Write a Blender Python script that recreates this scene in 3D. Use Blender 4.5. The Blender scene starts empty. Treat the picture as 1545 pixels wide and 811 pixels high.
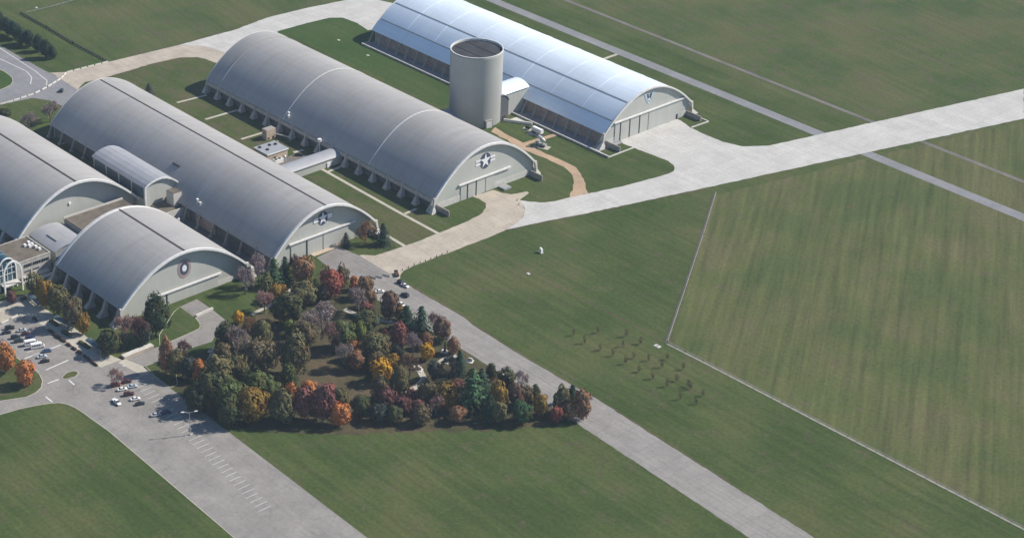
import bpy, bmesh, math, random
from mathutils import Vector, Matrix
from mathutils.geometry import tessellate_polygon
R = math.radians
scene = bpy.context.scene
COL = scene.collection

# ------------------------------------------------------------------ materials
MATS = {}
def new_mat(name):
    m = bpy.data.materials.new(name); m.use_nodes = True
    nt = m.node_tree; b = nt.nodes['Principled BSDF']
    MATS[name] = m
    return m, nt, b
def noise(nt, vec, scale, detail=4, rough=.55):
    n = nt.nodes.new('ShaderNodeTexNoise'); n.inputs['Scale'].default_value = scale
    n.inputs['Detail'].default_value = detail; n.inputs['Roughness'].default_value = rough
    nt.links.new(vec, n.inputs['Vector']); return n.outputs['Fac']
def mapped(nt, scale=(1,1,1), rot=0, kind='Position'):
    if kind == 'Position': src = nt.nodes.new('ShaderNodeNewGeometry').outputs['Position']
    else: src = nt.nodes.new('ShaderNodeTexCoord').outputs['Object']
    if rot:      # turn first, stretch afterwards, so that streaks follow the turned axis
        m0 = nt.nodes.new('ShaderNodeMapping'); m0.inputs['Rotation'].default_value = (0,0,rot)
        nt.links.new(src, m0.inputs['Vector']); src = m0.outputs['Vector']
    mp = nt.nodes.new('ShaderNodeMapping'); mp.inputs['Scale'].default_value = scale
    nt.links.new(src, mp.inputs['Vector']); return mp.outputs['Vector']
def ramp(nt, fac, stops):
    r = nt.nodes.new('ShaderNodeValToRGB'); e = r.color_ramp.elements
    while len(e) < len(stops): e.new(.5)
    for i,(p,c) in enumerate(stops):
        e[i].position = p; e[i].color = (*c,1) if len(c)==3 else c
    nt.links.new(fac, r.inputs['Fac']); return r.outputs['Color']
def mix(nt, a, b, fac, mode='MIX'):
    n = nt.nodes.new('ShaderNodeMix'); n.data_type='RGBA'; n.blend_type = mode
    for v,i in ((a,6),(b,7)):
        if isinstance(v, tuple): n.inputs[i].default_value = (*v,1)
        else: nt.links.new(v, n.inputs[i])
    if isinstance(fac,(int,float)): n.inputs[0].default_value = fac
    else: nt.links.new(fac, n.inputs[0])
    return n.outputs[2]
def set_bsdf(b, rough=.85, spec=.2, metal=0):
    b.inputs['Roughness'].default_value = rough
    b.inputs['Specular IOR Level'].default_value = spec
    b.inputs['Metallic'].default_value = metal
def plain(name, c, rough=.8, spec=.25, metal=0, var=.12, scale=.6):
    m, nt, b = new_mat(name); set_bsdf(b, rough, spec, metal)
    v = mapped(nt, kind='Object')
    f = noise(nt, v, scale, 5)
    lo = tuple(x*(1-var) for x in c); hi = tuple(min(x*(1+var),1) for x in c)
    nt.links.new(ramp(nt, f, [(.3,lo),(.7,hi)]), b.inputs['Base Color'])
    return m

def grass_mat(name, cols, streak_rot=0, streak=.5, brown=(.11,.085,.062), brown_amt=(.55,.75)):
    m, nt, b = new_mat(name); set_bsdf(b, .95, .05)
    p = mapped(nt)
    big = noise(nt, p, .018, 5, .6)
    mid = noise(nt, p, .11, 5, .65)
    fine = noise(nt, p, .55, 5, .75)
    st = noise(nt, mapped(nt, (.012,.30,1), streak_rot), 1.0, 4, .65)
    c = ramp(nt, big, [(.38,cols[0]),(.5,cols[1]),(.62,cols[2])])
    c = mix(nt, c, brown, ramp(nt, mid, [(brown_amt[0],(0,0,0)),(brown_amt[1],(.7,.7,.7))]))
    c = mix(nt, c, ramp(nt, st, [(.3,(.72,.76,.72)),(.7,(1.30,1.26,1.26))]), streak, 'MULTIPLY')
    c = mix(nt, c, ramp(nt, fine, [(.25,(.62,.66,.6)),(.75,(1.42,1.36,1.42))]), .9, 'MULTIPLY')
    nt.links.new(c, b.inputs['Base Color'])
    return m
G1 = [(0.048,0.074,0.021),(0.062,0.086,0.027),(0.082,0.095,0.035)]
grass_mat('grass', G1, 0.0, .7)
grass_mat('grass_far', [(0.055,0.083,0.026),(0.074,0.094,0.033),(0.093,0.100,0.041)], R(8), .5, brown_amt=(.5,.72))
grass_mat('grass_lush', [(0.040,0.074,0.019),(0.048,0.083,0.022),(0.059,0.087,0.028)], 0, .4, brown_amt=(.62,.85))
grass_mat('grass_dry', [(0.051,0.076,0.022),(0.068,0.087,0.029),(0.089,0.093,0.038)], 0, .5, brown_amt=(.47,.68))
grass_mat('grass_mown', [(.070,.092,.032),(.088,.102,.038),(.108,.108,.048)], R(56), 1.0, brown_amt=(.55,.75))
grass_mat('park_litter', [(.046,.055,.026),(.066,.064,.033),(.100,.080,.047)], 0, .2, brown=(.115,.085,.055), brown_amt=(.45,.7))
grass_mat('dirt', [(.075,.072,.038),(.09,.083,.044),(.108,.096,.056)], 0, .2)

def slab_mat(name, c, joint=.25, size=6., rot=0, stain=.25, streak=0.0, crack=0.0):
    m, nt, b = new_mat(name); set_bsdf(b, .9, .15)
    p = mapped(nt)
    f = noise(nt, p, .07, 6, .65); f2 = noise(nt, p, .6, 5, .7)
    lo = tuple(x*(1-stain) for x in c); hi = tuple(min(1,x*(1+stain*.6)) for x in c)
    col = ramp(nt, f, [(.3,lo),(.7,hi)])
    col = mix(nt, col, ramp(nt, f2, [(.3,(.86,.86,.86)),(.7,(1.1,1.1,1.1))]), .8, 'MULTIPLY')
    if streak:
        st = noise(nt, mapped(nt, (.01,.5,1), rot), 1.2, 4, .7)
        col = mix(nt, col, ramp(nt, st, [(.3,(.78,.78,.79)),(.7,(1.16,1.15,1.13))]), streak, 'MULTIPLY')
    if crack:
        vo = nt.nodes.new('ShaderNodeTexVoronoi'); vo.feature='DISTANCE_TO_EDGE'; vo.inputs['Scale'].default_value=.17
        wob = nt.nodes.new('ShaderNodeTexNoise'); wob.inputs['Scale'].default_value=.25; wob.inputs['Detail'].default_value=3
        nt.links.new(p, wob.inputs['Vector'])
        va = nt.nodes.new('ShaderNodeVectorMath'); va.operation='MULTIPLY_ADD'; va.inputs[1].default_value=(6,6,0)
        nt.links.new(wob.outputs['Color'], va.inputs[0]); nt.links.new(mapped(nt,(1,.55,1),rot), va.inputs[2])
        nt.links.new(va.outputs[0], vo.inputs['Vector'])
        col = mix(nt, col, ramp(nt, vo.outputs['Distance'], [(.012,(1-crack,)*3),(.035,(1,1,1))]), 1.0, 'MULTIPLY')
    if joint:
        bt = nt.nodes.new('ShaderNodeTexBrick'); bt.offset = 0
        bt.inputs['Scale'].default_value = 1/size; bt.inputs['Mortar Size'].default_value = .018
        bt.inputs['Brick Width'].default_value = 1; bt.inputs['Row Height'].default_value = 1
        bt.inputs['Color1'].default_value = (1,1,1,1); bt.inputs['Color2'].default_value = (.93,.93,.93,1)
        bt.inputs['Mortar'].default_value = (1-joint,)*3+(1,)
        nt.links.new(mapped(nt, (1,1,1), rot), bt.inputs['Vector'])
        col = mix(nt, col, bt.outputs['Color'], 1.0, 'MULTIPLY')
    nt.links.new(col, b.inputs['Base Color'])
    return m
slab_mat('asphalt_road', (.295,.280,.262), .18, 7, 0, .16, .7, 0.07)
slab_mat('asphalt_apron', (.26,.245,.235), .25, 8, 0, .18, .3, 0.08)
slab_mat('asphalt_lot', (.27,.255,.238), 0, 5, 0, .2, .35, 0.12)
slab_mat('asphalt_blue', (.235,.235,.245), 0, 5, 0, .15, .3, 0.08)
slab_mat('concrete_tan', (.46,.405,.335), .22, 6, 0, .18, .3, 0.07)
slab_mat('concrete_new', (.52,.51,.485), .18, 7, 0, .12, .35)
slab_mat('concrete_walk', (.47,.44,.37), .1, 2, 0, .12)
slab_mat('gravel_path', (.43,.31,.21), 0, 2, 0, .2)
slab_mat('yard_gravel', (.17,.155,.14), 0, 3, 0, .3)
slab_mat('trench_concrete', (.30,.30,.31), .2, 4, 0, .2)
plain('paint_white', (.62,.62,.60), .8, .2)
plain('white_paint', (.78,.78,.76), .6, .3)
plain('concrete', (.43,.41,.375), .9, .2, 0, .18, .5)
plain('concrete_dark', (.30,.285,.265), .9, .2, 0, .2, .5)
plain('concrete_pale', (.55,.53,.49), .9, .2, 0, .12, .5)
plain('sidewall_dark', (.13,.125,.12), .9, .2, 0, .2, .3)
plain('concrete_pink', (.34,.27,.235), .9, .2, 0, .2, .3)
plain('trim_white', (.72,.71,.69), .55, .3)
plain('wood_dark', (.07,.06,.055), .8, .2)
plain('dark', (.025,.026,.03), .6, .3)
plain('black_rubber', (.02,.02,.02), .8, .2)
plain('mortar_beige', (.47,.38,.29), .9, .2, 0, .15)
plain('steel', (.55,.56,.58), .35, .5, .8)
plain('galv', (.45,.46,.47), .5, .4, .5)
plain('silo_roof', (.045,.047,.052), .8, .2, 0, .35, .12)
plain('emblem_blue', (.06,.075,.12), .6, .3)
plain('emblem_red', (.35,.265,.25), .7, .2)
plain('emblem_white', (.78,.78,.80), .5, .3)
plain('emblem_silver', (.42,.52,.62), .4, .5)
plain('gravel_roof', (.150,.128,.105), .95, .1, 0, .3, .15)
plain('roof_pale', (.32,.33,.355), .5, .35, 0, .08, .15)
plain('bark', (.085,.068,.055), .9, .1)
plain('hedge_brown', (.075,.045,.032), .95, .05, 0, .4, 2)
plain('bronze', (.03,.03,.032), .5, .4)
plain('vestibule_grey', (.115,.12,.125), .6, .3)
plain('sheet_grey', (.30,.31,.31), .6, .3)

def wall_metal(name, c, period=1.0, axis='y'):
    m, nt, b = new_mat(name); set_bsdf(b, .6, .3)
    v = mapped(nt, kind='Object')
    w = noise(nt, mapped(nt, (.7,.7,.02), 0, 'Object'), 1.5, 3, .6)
    f = noise(nt, v, .08, 4)
    col = ramp(nt, f, [(.3,tuple(x*.93 for x in c)),(.7,tuple(x*1.05 for x in c))])
    col = mix(nt, col, ramp(nt, w, [(.3,(.95,.95,.95)),(.7,(1.03,1.03,1.03))]), .8, 'MULTIPLY')
    nt.links.new(col, b.inputs['Base Color']); return m
wall_metal('hangar_wall', (.46,.465,.43))
wall_metal('side_wall', (.30,.285,.27))
wall_metal('silo_wall', (.36,.365,.345))

def roof_mat(name, c, dirt, rough, spec, metal, amt):
    m, nt, b = new_mat(name); set_bsdf(b, rough, spec, metal)
    v = mapped(nt, kind='Object')
    # panel-to-panel difference along the building and stains that run down the arch
    pan = noise(nt, mapped(nt, (.9,.004,.004), 0, 'Object'), 1.0, 3, .7)
    run = noise(nt, mapped(nt, (.25,.03,.03), 0, 'Object'), 1.0, 5, .65)
    big = noise(nt, v, .035, 5, .6)
    col = ramp(nt, big, [(.3,tuple(x*.9 for x in c)),(.7,tuple(x*1.06 for x in c))])
    col = mix(nt, col, dirt, ramp(nt, run, [(.45,(0,0,0)),(.8,(amt,amt,amt))]))
    col = mix(nt, col, ramp(nt, pan, [(.3,(.94,.94,.94)),(.7,(1.05,1.05,1.05))]), .7, 'MULTIPLY')
    # long horizontal sheet laps
    lap = noise(nt, mapped(nt, (.01,.6,.6), 0, 'Object'), 1.0, 2, .5)
    col = mix(nt, col, ramp(nt, lap, [(.3,(.93,.93,.93)),(.7,(1.05,1.05,1.05))]), .6, 'MULTIPLY')
    nt.links.new(col, b.inputs['Base Color']); return m
roof_mat('roof_grey', (.365,.355,.345), (.29,.262,.238), .55, .3, 0, .6)
roof_mat('roof_metal', (.83,.92,1.0), (.79,.87,.95), .36, .5, .18, .4)

def glass_mat(name, c):
    m, nt, b = new_mat(name); set_bsdf(b, .12, .6)
    f = noise(nt, mapped(nt, kind='Object'), .8, 2)
    nt.links.new(ramp(nt, f, [(.3,tuple(x*.7 for x in c)),(.7,c)]), b.inputs['Base Color']); return m
glass_mat('window_glass', (.03,.035,.045)); glass_mat('atrium_glass', (.035,.095,.13)); glass_mat('shelter_glass', (.10,.14,.16))

def foliage(name, c, bright=1.0):
    m, nt, b = new_mat(name); set_bsdf(b, .9, .08)
    g = nt.nodes.new('ShaderNodeNewGeometry')
    oi = nt.nodes.new('ShaderNodeObjectInfo')
    f = noise(nt, mapped(nt, kind='Object'), 3.0, 3, .6)
    col = ramp(nt, g.outputs['Random Per Island'], [(0,tuple(x*.8 for x in c)),(.5,tuple(x*1.4 for x in c)),(1,tuple(min(1,x*1.95) for x in c))])
    alt = (c[0]*1.35+.01, c[1]*.95, c[2]*.8)
    col = mix(nt, col, alt, ramp(nt, f, [(.42,(0,0,0)),(.66,(.9,.9,.9))]))
    hv = nt.nodes.new('ShaderNodeHueSaturation')
    mr = nt.nodes.new('ShaderNodeMapRange'); mr.inputs[3].default_value = .88; mr.inputs[4].default_value = 1.15
    nt.links.new(oi.outputs['Random'], mr.inputs[0]); nt.links.new(mr.outputs[0], hv.inputs['Value'])
    nt.links.new(col, hv.inputs['Color'])
    nt.links.new(hv.outputs['Color'], b.inputs['Base Color'])
    return m
FOL = dict(
 dark=(.046,.058,.028), olive=(.086,.088,.042), green=(.064,.088,.032), deep=(.036,.056,.030), lime=(.13,.17,.045),
 brownolive=(.09,.08,.046), gold=(.17,.115,.028), yellow=(.33,.20,.022), orange=(.30,.13,.045), peach=(.33,.135,.05),
 red=(.19,.068,.052), crimson=(.15,.07,.062), maroon=(.11,.056,.054), rust=(.165,.10,.058), brown=(.11,.076,.055),
 tan=(.17,.115,.062), grey=(.20,.175,.165), lilac=(.25,.21,.22), pinkgrey=(.23,.155,.14), conifer=(.022,.046,.030),
 twig=(.105,.078,.058), slate=(.040,.052,.045), pale=(.12,.14,.06), spruce=(.035,.072,.034))
for k,c in FOL.items(): foliage('leaf_'+k, c)

# ------------------------------------------------------------------ object helpers
def mesh_obj(name, bm, mats, parent=None, smooth=False):
    me = bpy.data.meshes.new(name)
    bmesh.ops.recalc_face_normals(bm, faces=bm.faces)
    bm.to_mesh(me); bm.free()
    if not isinstance(mats,(list,tuple)): mats = [mats]
    for m in mats: me.materials.append(MATS[m] if isinstance(m,str) else m)
    if smooth:
        for p in me.polygons: p.use_smooth = True
    o = bpy.data.objects.new(name, me); COL.objects.link(o)
    if parent is not None: o.parent = parent
    return o
def thing(name, label, cat, loc=(0,0,0), rz=0, group=None):
    o = bpy.data.objects.new(name, None); COL.objects.link(o)
    o.location = loc if len(loc)==3 else (*loc,0); o.rotation_euler = (0,0,rz); o.empty_display_size = 1
    o['label'] = label; o['category'] = cat
    if group: o['group'] = group
    return o
def tag(o, label, cat, group=None):
    o['label'] = label; o['category'] = cat
    if group: o['group'] = group
    return o
def box(bm, x0,x1,y0,y1,z0,z1):
    vs = [bm.verts.new(p) for p in ((x0,y0,z0),(x1,y0,z0),(x1,y1,z0),(x0,y1,z0),(x0,y0,z1),(x1,y0,z1),(x1,y1,z1),(x0,y1,z1))]
    for f in ((0,3,2,1),(4,5,6,7),(0,1,5,4),(1,2,6,5),(2,3,7,6),(3,0,4,7)): bm.faces.new([vs[i] for i in f])
def bar(bm, p, q, r, n=6, r2=None):
    p = Vector(p); q = Vector(q); d = (q-p).normalized(); r2 = r if r2 is None else r2
    a = d.orthogonal().normalized(); c = d.cross(a)
    A=[]; B=[]
    for i in range(n):
        t = 2*math.pi*i/n; u = a*math.cos(t)+c*math.sin(t)
        A.append(bm.verts.new(p+u*r)); B.append(bm.verts.new(q+u*r2))
    for i in range(n): bm.faces.new((A[i],A[(i+1)%n],B[(i+1)%n],B[i]))
    bm.faces.new(A[::-1]); bm.faces.new(B)
def beam(bm, p, q, w, h):
    """box beam from p to q (ground line), width w, height h"""
    p = Vector(p); q = Vector(q); d = (q-p); n = Vector((-d.y,d.x,0)).normalized()*w/2; u = Vector((0,0,h))
    vs=[bm.verts.new(v) for v in (p-n,q-n,q+n,p+n,p-n+u,q-n+u,q+n+u,p+n+u)]
    for f in ((0,3,2,1),(4,5,6,7),(0,1,5,4),(1,2,6,5),(2,3,7,6),(3,0,4,7)): bm.faces.new([vs[i] for i in f])
def loft(bm, rings, closed=True, caps=True):
    rs = [[bm.verts.new(p) for p in r] for r in rings]
    n = len(rs[0])
    for a,b in zip(rs, rs[1:]):
        for i in range(n if closed else n-1):
            j=(i+1)%n; bm.faces.new((a[i],a[j],b[j],b[i]))
    if caps and closed: bm.faces.new(rs[0][::-1]); bm.faces.new(rs[-1])
def tri_fill(bm, pts, z):
    v3 = [Vector((p[0],p[1],z)) for p in pts]
    vs = [bm.verts.new(p) for p in v3]
    for t in tessellate_polygon([v3]):
        try: bm.faces.new([vs[i] for i in t])
        except ValueError: pass
def smooth_poly(pts, it=2):
    for _ in range(it):
        o=[]
        for i,p in enumerate(pts):
            q=pts[(i+1)%len(pts)]
            o += [(p[0]*.75+q[0]*.25,p[1]*.75+q[1]*.25),(p[0]*.25+q[0]*.75,p[1]*.25+q[1]*.75)]
        pts=o
    return pts
def ccw(pts):
    a = sum(p[0]*q[1]-q[0]*p[1] for p,q in zip(pts, pts[1:]+pts[:1]))
    return pts if a>0 else pts[::-1]
def inset(pts, d):
    pts = ccw(pts); out=[]
    n=len(pts)
    for i in range(n):
        a=Vector(pts[i-1]); b=Vector(pts[i]); c=Vector(pts[(i+1)%n])
        e=(b-a); f=(c-b)
        if e.length<1e-6 or f.length<1e-6: continue
        n1=Vector((-e.y,e.x)).normalized(); n2=Vector((-f.y,f.x)).normalized()
        k=(n1+n2); k = k.normalized() if k.length>1e-6 else n1
        out.append(tuple(b+k*d))
    return out
RAG = random.Random(11)
def ragged(pts, amp, step=2.5):
    out=[]
    for i,p in enumerate(pts):
        q=pts[(i+1)%len(pts)]; a=Vector(p); b=Vector(q); d=b-a; n=min(60,max(1,int(d.length/step)))
        if d.length<1e-6: continue
        nn=Vector((-d.y,d.x)).normalized()
        for k in range(n):
            o=a+d*k/n+(nn*RAG.gauss(0,amp) if k else Vector((0,0))); out.append((o.x,o.y))
    return out
def sheet(name, pts, z, mat, rag=0):
    pts = ccw(pts)
    if rag: pts = ragged(pts, rag)
    bm = bmesh.new(); tri_fill(bm, pts, z)
    for f in bm.faces:
        f.normal_update()
    o = mesh_obj(name, bm, mat); 
    for p in o.data.polygons:
        if p.normal.z<0: o.data.flip_normals(); break
    o['kind']='structure'; return o
def island(name, pts, mat, h=.14, kerb=True, kw=.35):
    """raised grass bed with a real concrete kerb round it"""
    pts = ccw(pts)
    bm=bmesh.new()
    inn = inset(pts, kw); n=min(len(inn),len(pts))
    if kerb:
        lo=[bm.verts.new((*p,0)) for p in pts]; hi=[bm.verts.new((*p,h)) for p in pts]; ih=[bm.verts.new((*p,h)) for p in inn]
        for i in range(n):
            j=(i+1)%n
            bm.faces.new((lo[i],lo[j],hi[j],hi[i])); bm.faces.new((hi[i],hi[j],ih[j],ih[i]))
        k = mesh_obj('kerb', bm, 'concrete_walk'); k['kind']='structure'
    else: bm.free()
    return sheet(name, inn, h-.02, mat)
def strip(name, pts, w, z, mat):
    """flat path of width w along a polyline"""
    bm=bmesh.new(); L=[]
    for i,p in enumerate(pts):
        a=Vector(pts[max(i-1,0)]); b=Vector(pts[min(i+1,len(pts)-1)])
        d=(b-a).normalized(); n=Vector((-d.y,d.x))*w/2; p=Vector(p)
        L.append((bm.verts.new((*(p-n),z)),bm.verts.new((*(p+n),z))))
    for a,b in zip(L,L[1:]): bm.faces.new((a[0],b[0],b[1],a[1]))
    o=mesh_obj(name,bm,mat); o['kind']='structure'; return o
def copy_tree(o, parent=None):
    c=o.copy(); COL.objects.link(c)
    if parent is not None: c.parent=parent
    for ch in o.children: copy_tree(ch,c)
    return c

# ------------------------------------------------------------------ camera, world, sun
def cam_setup(C=(705.967, -628.682, 476.627), YAW=140.75291, PITCH=26.67141, ROLL=0.08542, FPX=3067.86):
    y,p,r = R(YAW),R(PITCH),R(ROLL)
    d=Vector((math.cos(y)*math.cos(p),math.sin(y)*math.cos(p),-math.sin(p)))
    rt=Vector((math.sin(y),-math.cos(y),0)); up=rt.cross(d)
    c,s=math.cos(r),math.sin(r)
    r2=rt*c+up*s; u2=-rt*s+up*c
    M=Matrix((r2,u2,-d)).transposed().to_4x4(); M.translation=Vector(C)
    cd=bpy.data.cameras.new('camera'); o=bpy.data.objects.new('camera',cd); COL.objects.link(o)
    o.matrix_world=M; cd.sensor_fit='HORIZONTAL'; cd.sensor_width=36; cd.lens=FPX/1545*36
    cd.shift_x=(1545/2-530)/1545; cd.shift_y=-(811/2-315)/1545
    cd.clip_start=5; cd.clip_end=20000
    scene.camera=o
cam_setup()
SUN_AZ = R(63.5); SUN_EL = R(40)
w = bpy.data.worlds.new('World'); scene.world=w; w.use_nodes=True
nt=w.node_tree; bg=nt.nodes['Background']
sky=nt.nodes.new('ShaderNodeTexSky'); sky.sky_type='NISHITA'; sky.sun_disc=False
sky.sun_elevation=SUN_EL; sky.sun_rotation=math.pi/2-SUN_AZ
sky.air_density=1.0; sky.dust_density=.2; sky.ozone_density=4.0
nt.links.new(sky.outputs[0],bg.inputs[0]); bg.inputs[1].default_value=.08
sl=bpy.data.lights.new('sun','SUN'); sl.energy=4.5; sl.angle=R(.5); sl.color=(1,.93,.83)
so=bpy.data.objects.new('sun',sl); COL.objects.link(so); so.location=(0,0,300)
sd=Vector((math.cos(SUN_AZ)*math.cos(SUN_EL),math.sin(SUN_AZ)*math.cos(SUN_EL),math.sin(SUN_EL)))
so.rotation_euler=sd.to_track_quat('Z','Y').to_euler()
scene.view_settings.view_transform='Standard'; scene.view_settings.look='None'
scene.view_settings.gamma=1; scene.view_settings.exposure=0.52

# ------------------------------------------------------------------ haze
bm=bmesh.new(); box(bm,-7100,6100,-6100,7100,-1,482)
hm,hnt,hb=new_mat('haze'); hnt.nodes.remove(hb)
pv=hnt.nodes.new('ShaderNodeVolumePrincipled'); pv.inputs['Color'].default_value=(.62,.80,1,1); pv.inputs['Density'].default_value=6e-5
hnt.links.new(pv.outputs[0],hnt.nodes['Material Output'].inputs['Volume'])
hz=mesh_obj('haze',bm,hm); hz['kind']='stuff'
# ------------------------------------------------------------------ ground
sheet('ground', [(-7000,-6000),(6000,-6000),(6000,7000),(-7000,7000)], 0, 'grass')
# far field behind the rear road and beyond the ditch
sheet('far_field', [(-410.4, -14.4), (-358.4, -16.0), (-285.0, -18.4), (-277.0, -16.9), (-272.7, 32.7), (-275.4, 103.0), (-269.0, 160.2), (-273.3, 234.9), (-467.2, 246.1), (-591.8, 92.1)], .02, 'grass_far', 1.2)
sheet('airfield_grass', [(-700,262),(900,262),(900,900),(-700,900)], .02, 'grass_far')
sheet('inner_lawn', [(-253.7, -53.0), (-257.4, -35.3), (-257.3, -17.4), (-257.5, 2.1), (-254.9, 20.3), (-248.9, 29.5), (-235.9, 32.1), (-212.5, 10.4), (-138.7, 17.2), (-2.0, -1.3), (20.4, -11.9), (19.9, -33.2), (-6.6, -33.4), (-82.3, -31.0), (-221.8, -24.6), (-249.5, -27.3)], .02, 'grass_dry', 1.2)
sheet('middle_lawn', [(-251.9, 93.6), (-251.1, 116.4), (-249.0, 133.7), (-243.9, 140.0), (-230.9, 141.4), (-216.9, 138.6), (-112.3, 126.1), (-96.2, 99.6), (-108.8, 91.6), (-162.6, 96.2), (-222.7, 97.8)], .03, 'grass_lush', 1.2)
sheet('corner_lawn', [(-8.5, 9.0), (-3.8, 21.1), (0.4, 30.0), (5.7, 29.0), (12.8, 29.1), (17.1, 24.6), (19.8, 17.0), (20.7, 6.1), (20.6, -11.6), (3.8, -6.3)], .025, 'grass', 1.2)
sheet('front_lawn', [(45.0, -57.7), (40.9, -29.9), (41.2, 19.5), (52.4, 60.8), (71.6, 131.6), (91.9, 210.3), (323.7, -56.2), (315.4, -66.3), (183.0, -61.7), (132.2, -61.8), (92.8, -58.9), (51.1, -58.7)], .015, 'grass', 1.2)
sheet('mown_field', [(80.2, 130.8), (108.4, 90.7), (169.7, -1.4), (191.6, -1.7), (376.0, 0.6), (377.2, 94.7), (155.1, 471.9)], .03, 'grass_mown', 0.3)
sheet('park_floor', [(58.7, -201.6), (41.4, -186.7), (42.7, -169.2), (28.8, -149.6), (29.8, -113.1), (13.7, -80.0), (17.9, -79.2), (51.3, -81.5), (76.0, -81.6), (95.5, -82.1), (113.3, -80.3), (149.9, -81.3), (187.6, -83.4), (187.4, -90.4), (166.0, -125.0), (132.2, -170.8), (113.1, -191.8), (93.3, -202.0)], .02, 'park_litter', 1.2)
strip('ditch', [(-420,276),(-200,274),(0,273),(300,272),(800,271)], 3, .05, 'yard_gravel')
# concrete and asphalt
sheet('service_road', [(-284.4, -54.2), (-278.3, -44.9), (-276.5, -17.2), (-271.8, 32.1), (-267.3, 35.9), (-259.9, 43.3), (-249.4, 45.9), (-235.6, 45.9), (-225.0, 35.6), (-235.9, 32.1), (-243.2, 31.4), (-248.5, 29.2), (-254.9, 20.3), (-257.5, 2.1), (-257.3, -17.4), (-257.4, -35.3), (-259.1, -45.4), (-253.7, -53.0), (-250.3, -55.2), (-272.3, -53.8)], .06, 'concrete_tan', 0.15)
sheet('rear_apron', [(-271.8, 32.1), (-270.7, 76.8), (-274.5, 102.3), (-272.2, 131.3), (-267.6, 159.1), (-264.1, 172.0), (-254.4, 178.1), (-243.8, 181.7), (-217.2, 186.0), (-216.0, 141.6), (-216.9, 138.6), (-230.9, 141.4), (-243.9, 140.0), (-249.0, 133.7), (-251.1, 116.4), (-251.5, 93.3), (-242.7, 81.9), (-224.5, 52.8), (-235.6, 45.9), (-249.4, 45.9), (-259.9, 43.3), (-267.3, 35.9)], .08, 'concrete_new', 0.15)
sheet('rear_junction', [(-406.9, -55.6), (-341.1, -55.2), (-288.8, -54.7), (-284.4, -54.2), (-272.3, -53.8), (-250.3, -55.2), (-234.4, -55.7), (-221.5, -77.5), (-236.1, -74.6), (-248.4, -76.0), (-258.3, -82.0), (-261.8, -101.7), (-266.2, -134.0)], .05, 'asphalt_blue', 0.15)
island('road_island', [(-307.8, -74.8), (-303.3, -74.2), (-297.1, -74.6), (-291.4, -75.7), (-286.8, -78.0), (-283.2, -81.5), (-281.5, -85.7), (-280.5, -90.8), (-283.2, -115.8), (-350.9, -77.6)], 'grass_lush')
sheet('front_road', [(2.3, -76.1), (0.4, -59.6), (9.2, -59.0), (13.9, -58.1), (39.7, -58.8), (47.1, -59.4), (51.9, -59.3), (93.1, -59.2), (100.9, -60.8), (132.6, -62.2), (161.5, -62.6), (183.4, -62.1), (202.6, -63.3), (264.2, -66.7), (321.3, -69.5), (304.9, -89.6), (245.4, -86.1), (186.9, -82.7), (174.8, -82.2), (149.0, -80.6), (131.8, -80.0), (112.4, -79.5), (92.8, -79.7), (69.2, -79.9), (49.8, -80.2), (16.9, -78.3)], .06, 'asphalt_road', 0.14)
sheet('hangar_apron', [(2.3, -76.1), (0.4, -59.6), (9.2, -59.0), (13.9, -58.1), (39.7, -58.8), (38.6, -64.5), (30.9, -72.9), (16.9, -78.3)], .08, 'asphalt_apron')
sheet('front_taxiway', [(13.9, -58.1), (14.1, -56.6), (18.9, -51.9), (19.7, -44.9), (20.0, -39.4), (20.5, -33.7), (20.6, -11.6), (20.0, 7.6), (18.6, 19.1), (14.6, 27.0), (10.3, 30.9), (5.1, 31.4), (0.4, 30.5), (1.4, 44.4), (6.9, 45.5), (11.2, 48.2), (14.2, 57.0), (16.3, 56.4), (19.2, 46.9), (24.3, 44.5), (29.4, 41.0), (33.1, 37.0), (37.2, 28.9), (39.6, 18.3), (40.3, 3.3), (39.8, -11.1), (40.0, -19.8), (39.3, -29.1), (39.6, -36.9), (39.2, -44.2), (40.0, -51.3), (42.2, -55.2), (47.1, -59.4), (39.7, -58.8)], .07, 'concrete_tan', 0.15)
sheet('new_taxiway', [(19.2, 46.9), (24.1, 49.9), (29.5, 55.3), (31.9, 60.7), (33.1, 67.8), (36.3, 79.9), (41.8, 101.3), (45.1, 120.9), (46.6, 131.2), (46.2, 135.9), (44.1, 139.2), (40.7, 141.8), (35.4, 143.3), (12.3, 141.4), (4.1, 140.4), (-0.5, 143.1), (-0.2, 188.8), (3.2, 188.8), (13.3, 185.8), (23.3, 185.2), (37.3, 185.5), (48.4, 189.4), (57.1, 201.6), (99.6, 381.1), (125.0, 343.9), (70.5, 132.8), (51.9, 61.4), (45.6, 41.6), (39.6, 18.3), (37.2, 28.9), (33.1, 37.0), (29.4, 41.0), (24.3, 44.5)], .09, 'concrete_new', 0.15)
sheet('gravel_path', [(-54.0, 94.1), (-43.0, 93.5), (-29.5, 92.0), (-17.9, 92.5), (-8.1, 93.7), (0.5, 93.5), (7.9, 92.7), (12.5, 91.1), (18.1, 87.6), (22.4, 83.8), (26.1, 79.4), (33.6, 69.6), (36.5, 80.7), (22.3, 91.4), (17.3, 94.4), (12.7, 96.6), (5.6, 98.5), (-0.8, 98.7), (-15.7, 98.0), (-31.5, 97.9), (-43.7, 98.3), (-57.3, 100.2)], .05, 'gravel_path', 0.3)
strip('gravel_spur', [(-30.4, 97.9), (-28.3, 120.1)], 3.2, .055, 'gravel_path')
strip('airfield_road', [(-420,236.5),(-300,236.5),(-100,236.2),(100,236),(300,236),(800,236)], 7.5, .06, 'asphalt_blue')
strip('path', [(-77.2, -10.3), (-44.1, -11.0), (-11.2, -11.6), (20.6, -11.6)], 1.9, .05, 'concrete_walk')
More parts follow.
